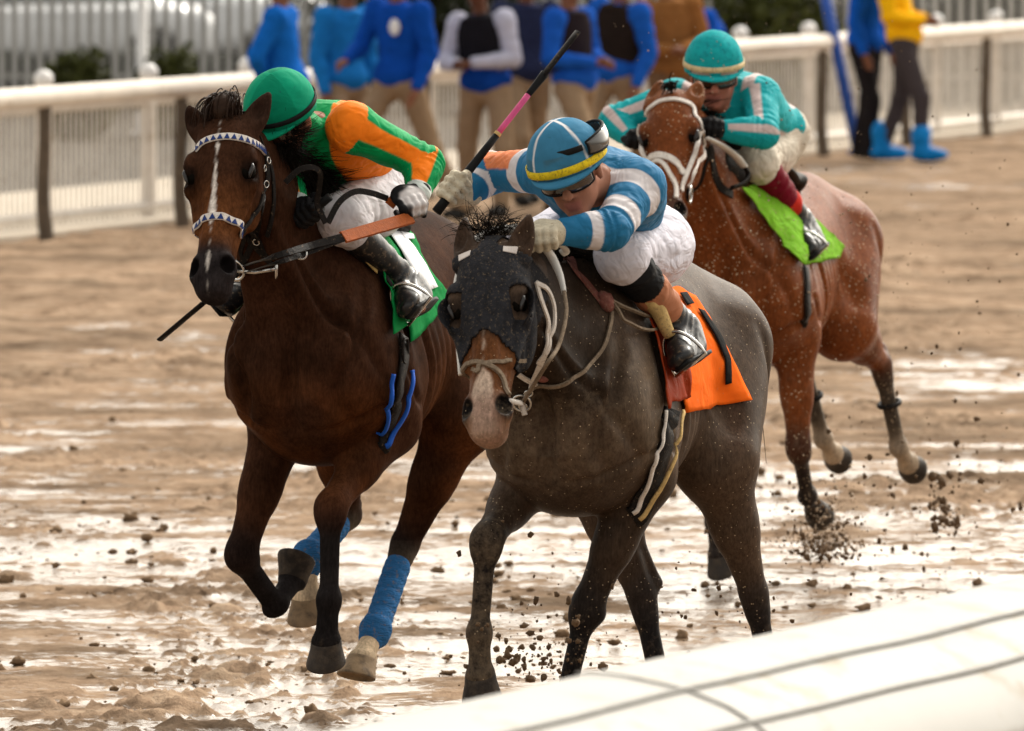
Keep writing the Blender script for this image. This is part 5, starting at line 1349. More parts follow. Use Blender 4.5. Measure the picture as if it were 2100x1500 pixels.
cloth(HC, sC, OFS, [[(1508, 386), (1528, 390)], [(1560, 452), (1590, 452)], [(1604, 512), (1632, 500)], [(1640, 548), (1650, 512)]], MAT['cloth lime'], 'cloth_front', offn=.022, wave=.008)
girth(HC, sC, OFS, [(1648, 548), (1652, 580), (1652, 620), (1645, 660)], .05, MAT['leather black'])
q1, q2 = frC.J(1484, 338, .44), frC.J(1506, 362, .36)
V, F = sdf_mesh([ell(q1, (.075, .05, .055), k=.04), ell(q2, (.07, .06, .05), k=.04), cone(q1 - A_([0, .05, .0]), q2 - A_([.05, .02, .0]), .05, .05, k=.04)], .007, 1); V = V + vnormals(V, F) * (fbm(V * 22, 3) * .008)[:, None]
link('pommel', V, F, MAT['leather black'], sC, off=OFS)
for s_ in 'LR': stirrup(JC, sC, OFS, s_)

# ---- whips
def whip(fr, label, a, b, cuts, off):
    """a: butt, b: tip; cuts: [(0..1, radius, flatness, material, name)]"""
    o = empty('whip', fr.wor(off), fr.rz); meta(o, label, 'whip'); L = b - a
    for (t0, t1, r, fl, mt, nm) in cuts:
        V, F = tube([a + L * (t0 + (t1 - t0) * u) for u in np.linspace(0, 1, 6)], r, 10, flat=fl); link(nm, V, F, mt, o, off=off)
    return o
M('whip pink', (.62, .10, .24), .45, .1, 30)
g = jA['handR']; dA = nrm(jA['barR']); a = g - dA * .085
b = g + dA * .58
whip(frA, 'black racing whip with pink middle, raised in a pale gloved fist', a, b, [(0, .425, [.015, .013, .010], 1, MAT['rubber black'], 'handle'), (.425, .44, .0105, 1, MAT['foam tan'], 'collar'), (.44, .65, .0085, 1, MAT['whip pink'], 'shaft'), (.65, .77, [.009, .013], 1, MAT['rubber black'], 'shaft'), (.76, 1.0, .019, .4, MAT['leather black'], 'flap')], A_([0, -.3, 1.7]))
a = frB.J(676, 404, .54); b = frB.J(328, 697, .36)
whip(frB, 'black whip held low along the far side of the left horse', a, b, [(0, .25, .013, 1, MAT['rubber black'], 'handle'), (.25, .74, .008, 1, MAT['rubber black'], 'shaft'), (.74, 1.0, .016, .4, MAT['leather black'], 'flap')], A_([.4, 0, 1.5]))
a = frC.J(1402, 250, .30); b = frC.J(1335, 176, .15)
whip(frC, 'black whip with wide flap behind the shoulder of the rear jockey', frC.J(1368, 225, .12), frC.J(1376, 150, -.1), [(0, .55, .008, 1, MAT['rubber black'], 'shaft')], A_([0, -.3, 1.7]))

# ---- manes, forelocks, tails
def crest(H, n=9, a=.0, b=1.0, up=.0):
    out = []
    for t in np.linspace(a, b, n):
        p = H.ne * (1 - t) + H.nb * t; out.append(snap(H, p + A_([-.2, 0, .45]))[0])
    return out
def mane(H, n, length, dirs, seed, mat, a=.02, b=.8, spread=.7, r=.006, name='mane', **k):
    c = crest(H, 9, a, b); d = [np.asarray(dirs[0], float) * (1 - i / 8) + np.asarray(dirs[1], float) * i / 8 for i in range(9)]
    return strands(c, d, n, length, mat, name, H.root, r=r, seed=seed, spread=spread, jitter=.012, pts=6, **k)
mane(HB, 3400, .155, [(-.20, 1.0, -.22), (-.40, .95, .0)], 3, MAT['mane hair'], a=.13, b=.62, spread=.14, r=.0013, gravity=-.35, curl=.22, clump=170)
def bun(H, c, r, mat):
    V, F = ball(c, r, 28, 18, axis=H.ha, side=H.hs); rel = V - c; V = V + rel * (.10 * fbm(np.stack([rel @ H.hs * 90, rel @ H.ha * 14, rel @ H.hf * 20], 1), 3))[:, None]; return link('forelock', V, F, mat, H.root)
bun(HB, HB.hp(-.012, -.004, .066), (.048, .046, .040), MAT['mane brown'])
strands([HB.hp(-.05, -.035, .055), HB.hp(-.05, .035, .055)], [HB.hf * .9 - HB.hs * .2, HB.hf * .9 + HB.hs * .2], 260, .11, MAT['mane brown'], 'forelock', HB.root, r=.0022, seed=5, spread=.18, curl=.25, gravity=-3.4, jitter=.012, pts=9)
mane(HA, 420, .09, [(-.5, -.4, .7), (-.8, .3, .2)], 8, MAT['mane hair'], a=.12, b=.7, spread=.3, r=.0011, gravity=-1.0, curl=.5, clump=45)
strands([HA.hp(-.06, -.05, .02), HA.hp(-.06, .03, .04)], [A_([-.4, -.35, .9]), A_([-.4, .2, .7])], 300, .075, MAT['mane hair'], 'forelock', HA.root, r=.0011, seed=12, spread=.3, curl=.6, gravity=-1.4, clump=26)
mane(HC, 300, .10, [(-.7, .6, .3), (-.7, .7, .1)], 9, MAT['mane hair'], a=.12, b=.75, spread=.25, r=.0018, gravity=-1.0, clump=40)
strands([HC.hp(-.01, -.02, .08), HC.hp(-.01, .02, .08)], [HC.hf * .7 + HC.hs * .2, HC.hf * .7 - HC.hs * .2], 60, .04, MAT['mane hair'], 'forelock', HC.root, r=.003, seed=6, curl=.5, gravity=-2.0, jitter=.008)
for H, sc, dz, sd in ((HA, scA, dzA, 21), (HB, scB, dzB, 22), (HC, scC, dzC, 23)):
    t0 = A_([-1.19 * sc, 0, 1.37 * sc + dz])
    strands([t0, t0 - A_([.02, 0, .04])], [(-1, .0, .35), (-1, .0, .1)], 700, .60, MAT['mane hair'], 'tail', H.root, r=.0022, seed=sd, spread=.05, curl=.06, gravity=-3.2, jitter=.014, pts=9)

# ---- blue bandages on the left horse's hind legs
MAT['bandage'] = cloth_mat('blue bandage', (.030, .125, .30), .8, fold=.5, fscale=26, stretch=(1, 1, 4), dirt=(.2, .14, .09), dirt_amt=.55)
for key in ('LH', 'RH'):
    d = LB[key]; k_, f_, c_ = d['knee'], d['fet'], d['cor']; ax = nrm(f_ - k_); bk = nrm(-d['fwd'] + ax * (d['fwd'] @ ax))
    pr = [cone(k_ + (f_ - k_) * .26, f_, .040, .039, k=.02), cone(k_ + (f_ - k_) * .30 + bk * .024, f_ + bk * .026, .022, .026, k=.02), ell(f_, (.046, .043, .048), k=.02), cone(f_, f_ + (c_ - f_) * .30, .042, .038, k=.02), ell(f_ + bk * .028, (.034, .033, .034), k=.015)]
    V, F = sdf_mesh(pr, .004, 1); N = vnormals(V, F); t = (V - k_) @ ax; ang = np.arctan2((V - k_) @ bk, (V - k_) @ np.cross(ax, bk)); V = V + N * (.0022 * np.abs(np.sin(t * 75 + ang * .5)))[:, None]
    link('leg_bandage', V, F, MAT['bandage'], HB.root)
for key in ('LH', 'RH'):      # black rings over the pale socks of the rear horse
    d = LC[key]; q = d['knee'] * .52 + d['fet'] * .48; n_ = nrm(d['fet'] - d['knee']); a_, s_, u_ = frame_from(n_, (0, 1, 0))
    V, F = tube([q + .040 * (s_ * math.cos(t) + u_ * math.sin(t)) for t in np.linspace(0, 2 * math.pi, 21)[:-1]], .009, 8, closed=True); link('leg_band', V, F, MAT['leather black'], HC.root)
M('mark yellow', (.75, .48, .05), .6, .1, 30)
w_ = jB['wrL'] * .7 + jB['handL'] * .3; nn_ = nrm(frB.cam - w_); sx_ = nrm(np.cross(nn_, jB['handL'] - jB['wrL']))
for q in (-.0065, .0065):
    V, F = tube([w_ + nn_ * .040 + sx_ * (q + .0065 * math.cos(t)) + np.cross(sx_, nn_) * .006 * math.sin(t) for t in np.linspace(0, 2 * math.pi, 13)[:-1]], .0018, 6, closed=True); link('glove_mark', V, F, MAT['mark yellow'], JB.gloveL, off=JB.off)
me = JB.gloveL.data; V = np.zeros(len(me.vertices) * 3); me.vertices.foreach_get('co', V); V = V.reshape(-1, 3) + JB.off; N = np.zeros(len(me.vertices) * 3); me.vertices.foreach_get('normal', N); N = N.reshape(-1, 3)
ctr = jB['wrL'] * .35 + jB['handL'] * .65 + nn_ * .01; m_ = smooth(.056, .046, np.linalg.norm(V - ctr, axis=1) + .006 * fbm(V * 40, 2)) * smooth(.1, .3, N @ nn_)
c4 = np.ones((len(V), 4)); c4[:, :3] = mixm(np.tile((.012, .012, .013), (len(V), 1)), m_, (.60, .57, .56)); at_ = me.color_attributes.new('col', 'FLOAT_COLOR', 'POINT'); at_.data.foreach_set('color', c4.ravel()); me.materials.clear(); me.materials.append(MAT['silk'])
# ------------------------------------------------------------------ far rail, picket fence, palisade, parked cars, bushes, people, near rail, flying mud
M('rail cream', (.72, .65, .56), .45, .1, 3, dirt=(.4, .32, .24), dirt_amt=.3)
M('post rust', (.105, .082, .062), .6, .2, 8, dirt=(.2, .15, .1), dirt_amt=.3)
M('picket white', (.74, .69, .63), .55, .1, 4, dirt=(.42, .34, .25), dirt_amt=.4)
M('ball white', (.74, .72, .70), .4, .08, 6)
M('pale grey', (.42, .405, .38), .5, .12, 5)
M('path cream', (.56, .49, .40), .85, .1, 1.5)
M('car white', (.68, .69, .70), .2, .05, 3, coat=.5)
M('car glass', (.05, .06, .06), .06, .1, 3, spec=.8)
M('car tyre', (.02, .02, .02), .8, .2, 8)
M('lamp glass', (.75, .75, .70), .15, .05, 8)
gA, gB = P(120, 490, 65.5), P(1750, 310, 84.3)          # two points at the foot of the far rail
gA[2] = gB[2] = 0
rd = nrm(gB - gA); rn = A_([rd[1], -rd[0], 0])           # along the rail, and from it towards the track ... away
if rn[1] > 0: rn = -rn                                   # rn points to the track side
def railpt(px, py, h, setback=0.0):
    """Point over the fence line (moved back by setback) at height h on the sight line of a pixel column."""
    o = gA - rn * setback; r = ray(px, 400)
    # solve CAM.xy + t r.xy = o.xy + s rd.xy
    Mx = A_([[r[0], -rd[0]], [r[1], -rd[1]]]); t, s_ = np.linalg.solve(Mx, (o - CAM)[:2])
    q = o + rd * s_; q[2] = h; return q
# pale path behind the rail
q = [gA - rd * 60 - rn * .25, gA + rd * 90 - rn * .25, gA + rd * 90 - rn * 3.2, gA - rd * 60 - rn * 3.2]
V, F = A_([[*p[:2], .006 + .02] for p in q] + [[*p[:2], -.3] for p in q]), [(0, 1, 2, 3), (4, 7, 6, 5), (0, 4, 5, 1), (1, 5, 6, 2), (2, 6, 7, 3), (3, 7, 4, 0)]
o = link('path', V, F, MAT['path cream'], smoothf=False); meta(o, kind='structure')
q = [gA - rd * 60 - rn * 3.2, gA + rd * 120 - rn * 3.2, gA + rd * 120 - rn * 40, gA - rd * 60 - rn * 40]
V, F = A_([[*p[:2], .018] for p in q] + [[*p[:2], -.3] for p in q]), F
M('asphalt', (.05, .044, .036), .8, .25, 1.5)
o = link('road', V, F, MAT['asphalt'], smoothf=False); meta(o, kind='structure')
# running rail: long tube on slanted goosenecks
ro = empty('running_rail', gA); meta(ro, 'cream tubular running rail on dark slanted posts along the far side of the track', 'rail')
e0, e1 = gA - rd * 30 + A_([0, 0, .98]), gA + rd * 60 + A_([0, 0, .98])
V, F = tube([e0 + (e1 - e0) * t for t in np.linspace(0, 1, 40)], .075, 14); link('top_tube', V, F, MAT['rail cream'], ro, off=gA)
s0 = railpt(92, 0, 0); s1 = railpt(372, 0, 0); stp = np.linalg.norm(s1 - s0)
for i in range(-3, 22):
    b = s0 + rd * stp * i
    foot = b - rn * .12 - rd * .05 * 0; foot[2] = -.05
    top = b + A_([0, 0, .95]); rdx = A_([1, 0, 0])
    V, F = tube(crom([foot + A_([.13, 0, 0]), foot + A_([.10, 0, .32]), top + A_([0.0, 0, -.25]), top], 6), [.055, .05, .045, .045], 10); link('post', V, F, MAT['post rust'], ro, off=gA)
# picket fence behind it
fo = empty('picket_fence', gA - rn * .55); meta(fo, 'white picket fence with ball topped posts behind the running rail', 'fence')
f0 = gA - rn * .55
def along(px): return (railpt(px, 0, 0, .55) - f0) @ rd
n_p = 0; Vs = []
a0, a1 = along(-60), along(2180); pitch = .105
for k in range(int((a1 - a0) / pitch)):
    p = f0 + rd * (a0 + k * pitch); Vs.append(box(p + A_([0, 0, .46]), (.016, .016, .86)))
V, F = join(*Vs); pk = link('pickets', V, F, MAT['picket white'], fo, off=f0, smoothf=False)
for z, hgt in ((.86, .07), (.10, .07)):
    V, F = tube([f0 + rd * a0 + A_([0, 0, z]), f0 + rd * a1 + A_([0, 0, z])], hgt / 2, 8); link('rail', V, F, MAT['picket white'], fo, off=f0)
pst = along(305) - along(90)
for k in range(-1, int((a1 - a0) / pst) + 2):
    p = f0 + rd * (along(90) + pst * k); V, F = box(p + A_([0, 0, .48]), (.09, .09, 1.02)); pp = link('post', V, F, MAT['picket white'], fo, off=f0, smoothf=False)
    V, F = ball(p + A_([0, 0, 1.06]), .07, 14, 9); link('finial', V, F, MAT['ball white'], pp, off=f0)
# palisade
po = empty('palisade_fence', P(300, 240, 97)); meta(po, 'tall grey metal palisade fence behind the white picket fence', 'fence')
PY = 97.0; Vs = []
for k in range(int(14.2 / .128)):
    V, F = box((-6.2 + k * .128, PY, 1.2), (.074, .03, 2.4)); Vs.append((V, F))
V, F = join(*Vs); pk = link('pales', V, F, MAT['pale grey'], po, off=A_(po.location), smoothf=False)
for z in (.35, 2.0):
    V, F = box((.9, PY + .05, z), (14.4, .05, .05)); link('rail', V, F, MAT['pale grey'], po, off=A_(po.location), smoothf=False)
# white post in front of the palisade
p = P(291, 200, 88); p[2] = 0
V, F = lathe([(.10, 0), (.10, .06), (.055, .08), (.05, 3.2), (.06, 3.22), (.0, 3.25)], p, 14); o = link('white_post', V, F, MAT['ball white'], off=p); o.location = p; meta(o, 'tall white round post standing before the grey palisade', 'post')

def gp(px, Y): q = P(px, 300, Y); q[2] = 0; return q
# bushes and hedges
M('leaf olive', (.055, .060, .016), .6, .4, 3); M('leaf dark', (.022, .026, .012), .7, .4, 3)
M('twig', (.06, .04, .025), .8, .2, 20)
def bush(name, label, c, r, n, mat, seed, group=None, leaf=.05):
    rg = np.random.default_rng(seed); V, F = [], []
    o = empty(name, c); meta(o, label, 'bush', group)
    for i in range(n):
        d = nrm(rg.normal(size=3)); k = rg.random() ** .35; p = A_(c) + d * A_(r) * k * (1 + .25 * vnoise((d * 2.2 + seed)[None])[0]); p[2] = max(p[2], .03) if False else p[2]
        p[2] += r[2] * .9
        a, s_, u = frame_from(rg.normal(size=3), rg.normal(size=3)); b = len(V); L = leaf * (.6 + .8 * rg.random())
        V += [p - a * L, p + s_ * L * .45, p + a * L, p - s_ * L * .45]; F += [(b, b + 1, b + 2), (b, b + 2, b + 3)]
    link('foliage', A_(V), F, mat, o, off=A_(c), smoothf=False)
    ms = []
    for i in range(9):
        d = nrm(A_([rg.normal() * .5, rg.normal() * .5, 1])); ms.append(tube(crom([A_(c), A_(c) + d * r[2] * .7, A_(c) + d * A_(r) * 1.3 + A_([0, 0, r[2] * .3])], 4), [.02, .012, .004], 5))
    V, F = join(*ms); link('stems', V, F, MAT['twig'], o, off=A_(c))
    return o
bush('bush', 'olive green bush left of the white post, in front of the palisade', gp(165, 87), (.34, .3, .44), 2200, MAT['leaf olive'], 1)
bush('bush', 'olive green bush right of the white post, in front of the palisade', gp(352, 87.5), (.32, .3, .44), 2200, MAT['leaf olive'], 2)
bush('bush', 'large olive shrub behind the rail, above the turquoise cap', gp(1575, 93), (.75, .6, .85), 3800, MAT['leaf olive'], 3, leaf=.06)
bush('bush', 'dark bush behind the people in blue jackets', gp(880, 95.5), (1.0, .6, 1.0), 3000, MAT['leaf dark'], 4, leaf=.07)
for i, px in enumerate(range(-40, 2200, 105)):
    q = gp(px, 98.3); bush('hedge_bush', 'dark green hedge bush behind the palisade', q, (.75, .5, .30 if px < 600 else .8), 900, MAT['leaf dark'], 40 + i, group='dark hedge behind the palisade', leaf=.07)

# parked cars behind the palisade
def car(label, c, ang):
    fr = Frame(c[0], c[1], ang); o = empty('parked_car', c, fr.rz); meta(o, label, 'car')
    st = [(0, .0, .70, .26, .26, 0), (.02, 0, .80, .33, .28, .02), (.10, .03, .86, .36, .30, .03), (.5, .03, .88, .36, .30, .03), (.9, .03, .86, .34, .30, .03), (.98, 0, .80, .28, .26, 0), (1, 0, .68, .2, .2, 0)]
    pr = [loft((-2.2, 0, .60), (2.2, 0, .60), (0, 1, 0), st, k=.05, n=4), loft((-1.75, 0, .95), (1.15, 0, .95), (0, 1, 0), [(0, 0, .60, .05, .1, 0), (.15, .0, .70, .30, .1, .1), (.35, 0, .72, .50, .1, .16), (.65, 0, .72, .48, .1, .16), (.9, 0, .70, .14, .1, .1), (1, 0, .6, .03, .1, 0)], k=.1, n=3.2)]
    for sx in (-1.35, 1.38):
        for sy in (-1, 1):
            q = cone((sx, sy * .62, .33), (sx, sy * 1.0, .33), .37, .37, k=.01); q.sub = True; pr.append(q)
    V, F = sdf_mesh(pr, .035, 2); link('body', V, F, MAT['car white'], o)
    pr2 = [loft((-1.70, 0, .96), (1.08, 0, .96), (0, 1, 0), [(0, 0, .5, .02, .02, 0), (.15, 0, .715, .24, .0, .1), (.35, 0, .735, .42, 0, .16), (.65, 0, .735, .40, 0, .16), (.9, 0, .715, .12, 0, .1), (1, 0, .5, .02, 0, 0)], k=.1, n=3.2)]
    V, F = sdf_mesh(pr2, .04, 1); link('windows', V, F, MAT['car glass'], o)
    for sx in (-1.35, 1.38):
        for sy in (-1, 1):
            V, F = lathe([(.0, -.1), (.30, -.1), (.33, -.06), (.33, .06), (.30, .1), (.2, .1), (.19, .07), (0, .07)], (0, 0, 0), 20); V = V @ A_([[1, 0, 0], [0, 0, 1], [0, -1, 0]]).T * A_([1, sy, 1]) + A_([sx, sy * .78, .33]); link('wheel', V, F, MAT['car tyre'], o)
    for sy in (-1, 1):
        V, F = ball((2.14, sy * .62, .72), (.08, .18, .08), 12, 8); link('headlight', V, F, MAT['lamp glass'], o)
    return o
c0 = P(15, 200, 104); c0[2] = 0; car('white parked car with its bonnet behind the palisade, leftmost', c0, 62)
c1 = P(345, 200, 108); c1[2] = 0; car('white parked car behind the palisade, right of the other white car', c1, -80)

# ------------------------------------------------------------------ people by the rail
M('shirt', (.4, .4, .4), .8, .15, 8, vcol=True)
MAT['jacket'] = cloth_mat('jacket cloth', vcol=True, rough=.85, fold=.6, fscale=7)
M('shoe black', (.015, .014, .013), .6, .2, 20); M('hair dark', (.012, .009, .007), .5, .3, 60)
def bystander(label, X, Y, deg, top, legs=(.33, .24, .16), shoe='shoe black', arms='hang', lean=0.0, stride=.06, side_lean=0., skin=(.20, .085, .05), vest=None, legspread=.10, sleeve=None, hgt=1.76, cover=None, badge=None, coat_len=.0):
    k = hgt / 1.76; fr = Frame(X, Y, deg); T = lambda f, l, z: A_([f, l, z]) * k
    hip = [T(0, -.10, .92), T(0, .10, .92)]; kn = [T(stride * .8 + .03, -legspread, .50), T(-stride * .5 + .02, legspread, .50)]; an = [T(stride, -legspread - .02, .09), T(-stride * 1.3, legspread + .02, .09)]
    up = nrm(A_([lean, side_lean, 1])); pel = T(0, 0, .97); nk = pel + up * .50 * k; s_ = nrm(A_([0, 1, 0]) - up * up[1])
    shR, shL = nk - s_ * .185 * k - up * .05, nk + s_ * .185 * k - up * .05
    if arms == 'hang': A = [(shR + A_([-.03, -.05, -.28]) * k, shR + A_([.06, -.05, -.52]) * k), (shL + A_([-.03, .05, -.28]) * k, shL + A_([.06, .05, -.52]) * k)]
    elif arms == 'clasp': A = [(shR + A_([.02, -.09, -.28]) * k, nk + A_([.25, -.05, -.36]) * k), (shL + A_([.02, .09, -.28]) * k, nk + A_([.25, .05, -.34]) * k)]
    elif arms == 'back': A = [(shR + A_([-.12, -.08, -.26]) * k, pel + A_([-.16, -.02, .02]) * k), (shL + A_([-.12, .08, -.26]) * k, pel + A_([-.16, .04, .04]) * k)]
    else: A = [(shR + A_([.05, -.1, -.26]) * k, shR + A_([.28, -.04, -.34]) * k), (shL + A_([-.03, .06, -.28]) * k, shL + A_([.10, .05, -.50]) * k)]
    hd = nk + up * .20 * k + A_([.03, 0, 0]); hp_, Hh = head_prims(hd, (1, 0, -.1), (.05, 0, 1), k)
    body = hp_ + [cone(nk - up * .06, hd + A_([-.02, 0, -.06]), .058, .055, k=.03)]
    j = dict(pelvis=pel, neck=nk, shL=shL, shR=shR, hipL=hip[1], hipR=hip[0]); body += torso_prims(j, 0, -.015)
    for sh, (el, wr) in zip((shR, shL), A):
        body += arm_prims(sh, el, wr, 0, -.01); hv = nrm(wr - el); body += [ell(wr + hv * .06, (.055, .022, .038), k=.02, axis=hv, side=(0, 0, 1) if arms != 'hang' else (1, 0, 0))]
        for q in (-.024, -.008, .008, .024):
            sd = A_([0, 0, 1]) if abs(hv[2]) < .7 else A_([1, 0, 0]); body.append(cone(wr + hv * .09 + sd * q, wr + hv * .145 + sd * q * 1.1 + A_([.012, 0, -.012]), .0105, .008, k=.008))
        body.append(cone(wr + hv * .04 + A_([.03, 0, 0]), wr + hv * .10 + A_([.05, 0, .005]), .012, .009, k=.01))
    for a, b, c in zip(hip, kn, an): body += [cone(a, b, .075, .05, k=.03), cone(b, c, .05, .035, k=.03)]
    V, F = sdf_mesh(body, .011, 1); root = link('person', V, F, MAT['skin'], None, col=blend_colors(V, body, [skin, (skin[0] * .8, skin[1] * .6, skin[2] * .6)], .006), fr=fr); meta(root, label, 'person', None)
    pr = torso_prims(j, 0, .016) + [ell(pel + A_([0, 0, .02 - coat_len]), (.15, .19, .13 + coat_len), k=.06)]
    for sh, (el, wr) in zip((shR, shL), A): pr += arm_prims(sh, el, wr * .95 + el * .05, 1, .010)
    V, F = sdf_mesh(pr, .011, 1); N = vnormals(V, F); V = V + N * (.012 * np.abs(fbm(V * A_([9, 9, 12]), 3)))[:, None]
    cols = blend_colors(V, pr, [top, sleeve if sleeve is not None else top], .006)
    link('jacket', V, F, MAT['jacket'], root, col=cols)
    if vest is not None:
        V, F = sdf_mesh(torso_prims(j, 0, .034), .013, 1); kp = (V[:, 2] > pel[2] + .0) ; V = V[:]; link('vest', V, F, MAT['jacket'], root, col=np.tile(vest, (len(V), 1)))
    pr = [ell(pel + A_([0, 0, -.03]), (.125, .165, .12), k=.05)]
    for a, b, c in zip(hip, kn, an): pr += [cone(a, b, .098, .072, k=.05), cone(b, c, .072, .060, k=.03)]
    V, F = sdf_mesh(pr, .011, 1); N = vnormals(V, F); V = V + N * (.012 * np.abs(fbm(V * A_([10, 10, 8]) + 5, 3)))[:, None]
    link('trousers', V, F, MAT['jacket'], root, col=np.tile(legs, (len(V), 1)))
    for c in an:
        pr = [ell(c + A_([.07, 0, -.045]), (.145, .05, .045), k=.03), cone(c, c + A_([0, 0, .04]), .055, .055, k=.03)]
        if cover is not None: pr = [ell(c + A_([.07, 0, -.03]), (.17, .065, .055), k=.03), cone(c + A_([0, 0, 0]), c + A_([0, 0, .15]), .07, .085, k=.04)]
        V, F = sdf_mesh(pr, .011, 1)
        if cover is not None: V = V + vnormals(V, F) * (.022 * np.abs(fbm(V * 14, 3)))[:, None]
        link('overshoe' if cover is not None else 'shoe', V, F, MAT[cover if cover is not None else shoe], root)
    V, F = ball(hd + A_([-.025, 0, .05]), (.105 * k, .088 * k, .09 * k), 20, 12); V = V + (fbm(V * 30, 2) * .008)[:, None]; link('hair', V, F, MAT['hair dark'], root)
    if badge is not None:
        V, F = ball(badge, (.012, .05, .06), 12, 8); link('badge', V, F, MAT['ball white'], root)
    return root
RB, DB, KH = (.008, .115, .46), (.006, .045, .26), (.29, .20, .125)
def at(px, Y): return P(px, 400, Y)[0], Y
bystander('person in bright blue jacket seen from the side, leftmost by the rail', *at(590, 67.5), -80, RB, KH, arms='back', lean=-.10, stride=.16, hgt=1.84)
bystander('person in light blue jacket and khaki trousers, second from the left', *at(704, 69.3), -40, (.012, .15, .45), KH, arms='hang', stride=.18, legspread=.16, lean=.06, hgt=1.80)
bystander('person in dark blue jacket with white badge and khaki trousers', *at(818, 68.4), 38, (.006, .06, .34), KH, arms='reach', stride=.34, legspread=.16, lean=.08, side_lean=.06, hgt=1.88, badge=(.15, .08, 1.40))
bystander('person in black vest over blue shirt with white sleeves, hands clasped', *at(996, 69.5), 25, DB, KH, arms='clasp', stride=-.12, legspread=.18, vest=(.012, .011, .014), sleeve=(.45, .45, .55), hgt=1.75, skin=(.12, .05, .03), side_lean=-.08)
bystander('person in dark clothes standing behind the one with white sleeves', *at(1078, 71.5), -20, (.02, .025, .06), KH, stride=.2, hgt=1.80, skin=(.12, .05, .03))
bystander('person in blue shirt and dark vest with folded arms, khaki trousers', *at(1180, 69.6), -55, (.012, .085, .42), KH, arms='clasp', stride=.26, legspread=.16, vest=(.018, .013, .016), hgt=1.78, lean=-.12)
bystander('person in blue jacket with dark vest, right of the folded arms', *at(1262, 71.0), 40, (.012, .09, .42), KH, arms='reach', stride=.3, vest=(.02, .014, .012), hgt=1.82, side_lean=.1)
bystander('person in brown jacket, behind and left of the turquoise cap', *at(1380, 72.5), -15, (.24, .105, .035), (.16, .09, .05), arms='clasp', stride=.2, sleeve=(.26, .11, .035), hgt=1.82, side_lean=-.1)
bystander('person in blue jacket leaning over, just behind the turquoise cap', *at(1470, 75), 65, (.008, .07, .40), (.03, .03, .04), arms='reach', lean=.45, stride=.2, hgt=1.7)
M('cover blue', (.008, .19, .52), .45, .2, 10)
bystander('person in blue jacket and black trousers, walking beside the yellow jacket', *at(1775, 82), -60, (.008, .085, .45), (.018, .015, .016), arms='hang', lean=.1, stride=.10, hgt=1.82)
bystander('person in yellow jacket, dark trousers and blue overshoes', *at(1855, 81.5), -75, (.85, .45, .008), (.055, .045, .048), arms='clasp', lean=-.20, stride=.17, legspread=.15, hgt=1.92, cover='cover blue')
# blue pole
b0, b1 = P(1760, 316, 83.5), P(1692, -10, 83.5)
V, F = tube([b0, b1], [.05, .05], 10); V2, F2 = lathe([(.09, 0), (.09, .03), (.05, .05)], (b0[0], b0[1], 0), 12); V, F = join((V, F), (V2, F2)); o = link('blue_pole', V, F, M('paint blue', (.03, .08, .32), .5, .15, 8), off=b0); o.location = b0; meta(o, 'slanting blue pole beside the black trousered person', 'pole')

# ------------------------------------------------------------------ near rail with its broad white cover
M('cover white', (.45, .435, .405), .5, .06, 2, .05, 60, dirt=(.33, .27, .19), dirt_amt=.35)
M('seam grey', (.27, .26, .24), .6, .15, 20)
nA_, nB_ = P(700, 1500, 17.25), P(2100, 1187, 20.85); nA_[2] = nB_[2] = 0
nd2 = nrm(nB_ - nA_); nn = A_([nd2[1], -nd2[0], 0]);
if nn[1] > 0: nn = -nn
no = empty('near_rail', nA_); meta(no, 'near rail with broad white curved cover across the lower right corner', 'rail')
prof = [(-.035, 1.02), (-.05, 1.055), (-.04, 1.085), (-.015, 1.098), (.03, 1.101), (.10, 1.095), (.215, 1.075), (.30, 1.045), (.36, 1.012), (.42, .962), (.455, .915), (.465, .88), (.455, .875), (.44, .91), (.40, .955), (.30, 1.02), (.1, 1.07), (-.02, 1.06)]
L0, L1 = -4.0, 8.0; ns = 60; V, F = [], []; m = len(prof)
for i in range(ns + 1):
    b = nA_ + nd2 * (L0 + (L1 - L0) * i / ns); wv = .0015 * math.sin(i * 1.3) + .002 * math.sin(i * .53)
    for x, z in prof: V.append(b + nn * x + A_([0, 0, z + wv * (x > .05)]))
for i in range(ns):
    for k in range(m): F.append((i * m + k, i * m + (k + 1) % m, (i + 1) * m + (k + 1) % m, (i + 1) * m + k))
F.append(tuple(range(m))); F.append(tuple(ns * m + k for k in range(m))[::-1])
link('cover', A_(V), F, MAT['cover white'], no, off=nA_)
def seam(pts, wd=.012):
    Q = A_(pts); N_ = np.tile(nrm(nn * .3 + A_([0, 0, 1.])), (len(Q), 1)); V, F = ribbon(Q, N_, wd, .003); link('seam', V, F, MAT['seam grey'], no, off=nA_)
prz = lambda x: np.interp(x, [-.015, .03, .10, .215, .30, .36, .42, .455], [1.098, 1.101, 1.095, 1.075, 1.045, 1.012, .962, .915]) + .004
for x in (.215, .352): seam([nA_ + nd2 * (L0 + (L1 - L0) * i / ns) + nn * x + A_([0, 0, prz(x) + .0015 * math.sin(i * 1.3) + .002 * math.sin(i * .53)]) for i in range(ns + 1)], .013)
for s_ in (-2.55, 1.20, 4.15): seam([nA_ + nd2 * s_ + nn * x + A_([0, 0, prz(x) + .002]) for x in np.linspace(-.01, .45, 20)], .014)
for s_ in np.arange(-3.2, 8, 2.4):
    b = nA_ + nd2 * s_ + nn * .12; V, F = tube([b + A_([0, 0, -.1]), b + A_([0, 0, .7]), b + nn * .05 + A_([0, 0, 1.065])], .04, 10); link('post', V, F, MAT['ball white'], no, off=nA_)

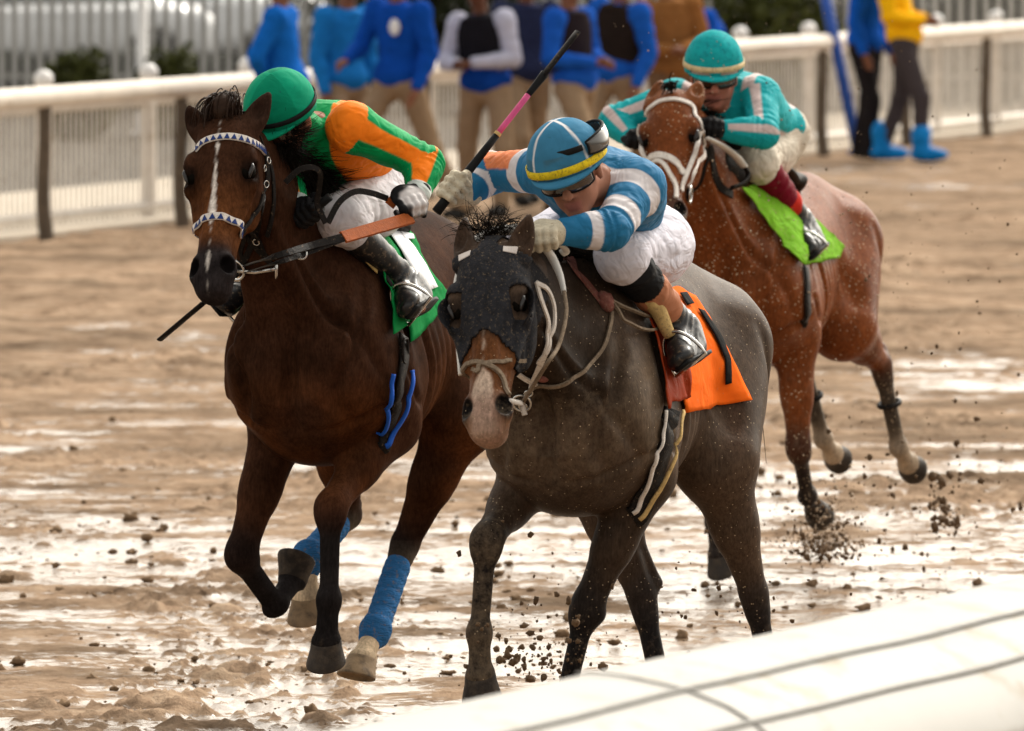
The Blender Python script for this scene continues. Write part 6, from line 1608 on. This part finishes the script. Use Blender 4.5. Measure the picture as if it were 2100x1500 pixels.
# ------------------------------------------------------------------ mud in the air and loose clods
M('mud ground', (.19, .125, .075), .85, .35, 60, .4, 90, spec=.15); M('mud clod', (.12, .076, .044), .7, .35, 60, .4, 90)
M('mud drop', (.34, .25, .17), .5, .3, 60)
def clods(name, spots, mat, seed, rough=.26, flat=1.0):
    rg = np.random.default_rng(seed); ms = []
    for p, r in spots:
        n1, n2 = (8, 6) if r > .012 else (5, 4)
        st_ = A_([rg.uniform(.7, 1.3), rg.uniform(.7, 1.3), rg.uniform(.7, 1.5)])
        V, F = ball((0, 0, 0), 1, n1, n2, axis=rg.normal(size=3), side=rg.normal(size=3)); V = V * (1 + rough * np.clip(rg.normal(size=len(V)), -1.2, 1.2))[:, None] * st_ * r * A_([1, 1, flat])
        ms.append((V + p, F))
    V, F = join(*ms); o = link(name, V, F, mat); meta(o, kind='stuff'); return o
rg = np.random.default_rng(99); sp = []
def cloud(px, py, sx, sy, Y, n, r0, r1, dy=.3):
    for i in range(n):
        sp.append((P(px + rg.normal() * sx, py + rg.normal() * sy, Y + rg.normal() * dy), r0 + .75 * (r1 - r0) * rg.random() ** 4))
cloud(1100, 1330, 90, 45, 26.6, 120, .002, .016); cloud(1090, 1355, 40, 18, 26.5, 50, .003, .017); cloud(1050, 1230, 60, 60, 26.8, 34, .002, .014)
cloud(1690, 1120, 36, 16, 34.9, 340, .002, .013, .12); cloud(1700, 1065, 45, 40, 34.9, 160, .0015, .008)
cloud(1900, 1000, 120, 130, 35.2, 220, .002, .016, .8); cloud(1930, 1040, 18, 40, 35.5, 90, .004, .02)
cloud(1800, 700, 200, 260, 34, 260, .0015, .007, 1.2); cloud(1600, 1100, 90, 60, 34, 120, .002, .014); cloud(1400, 1250, 160, 60, 28, 70, .002, .012)
clods('flying_mud', sp, MAT['mud clod'], 1)
sp = []
cloud(1600, 520, 170, 200, 33.4, 420, .0012, .0045, .5); cloud(1450, 150, 160, 110, 33.6, 110, .0012, .004, .6); cloud(1705, 1075, 30, 45, 34.8, 260, .002, .009, .1); cloud(1690, 1120, 45, 10, 34.8, 160, .002, .009, .1)
clods('flying_droplets', sp, MAT['mud drop'], 2)
sp = []
for i in range(3200):
    Y = 21.5 + 24 * rg.random() ** 1.3; X = rg.uniform(-.062, .062) * Y; q = fbm(A_([[X * 1.3, Y * .6, 3.]]), 2)[0]
    if q > -.12 and rg.random() < .75: sp.append((A_([X, Y, -.004 + .004 * rg.random()]), .005 + .021 * rg.random() ** 5))
clods('loose_clods', sp, MAT['mud ground'], 3, flat=.55)
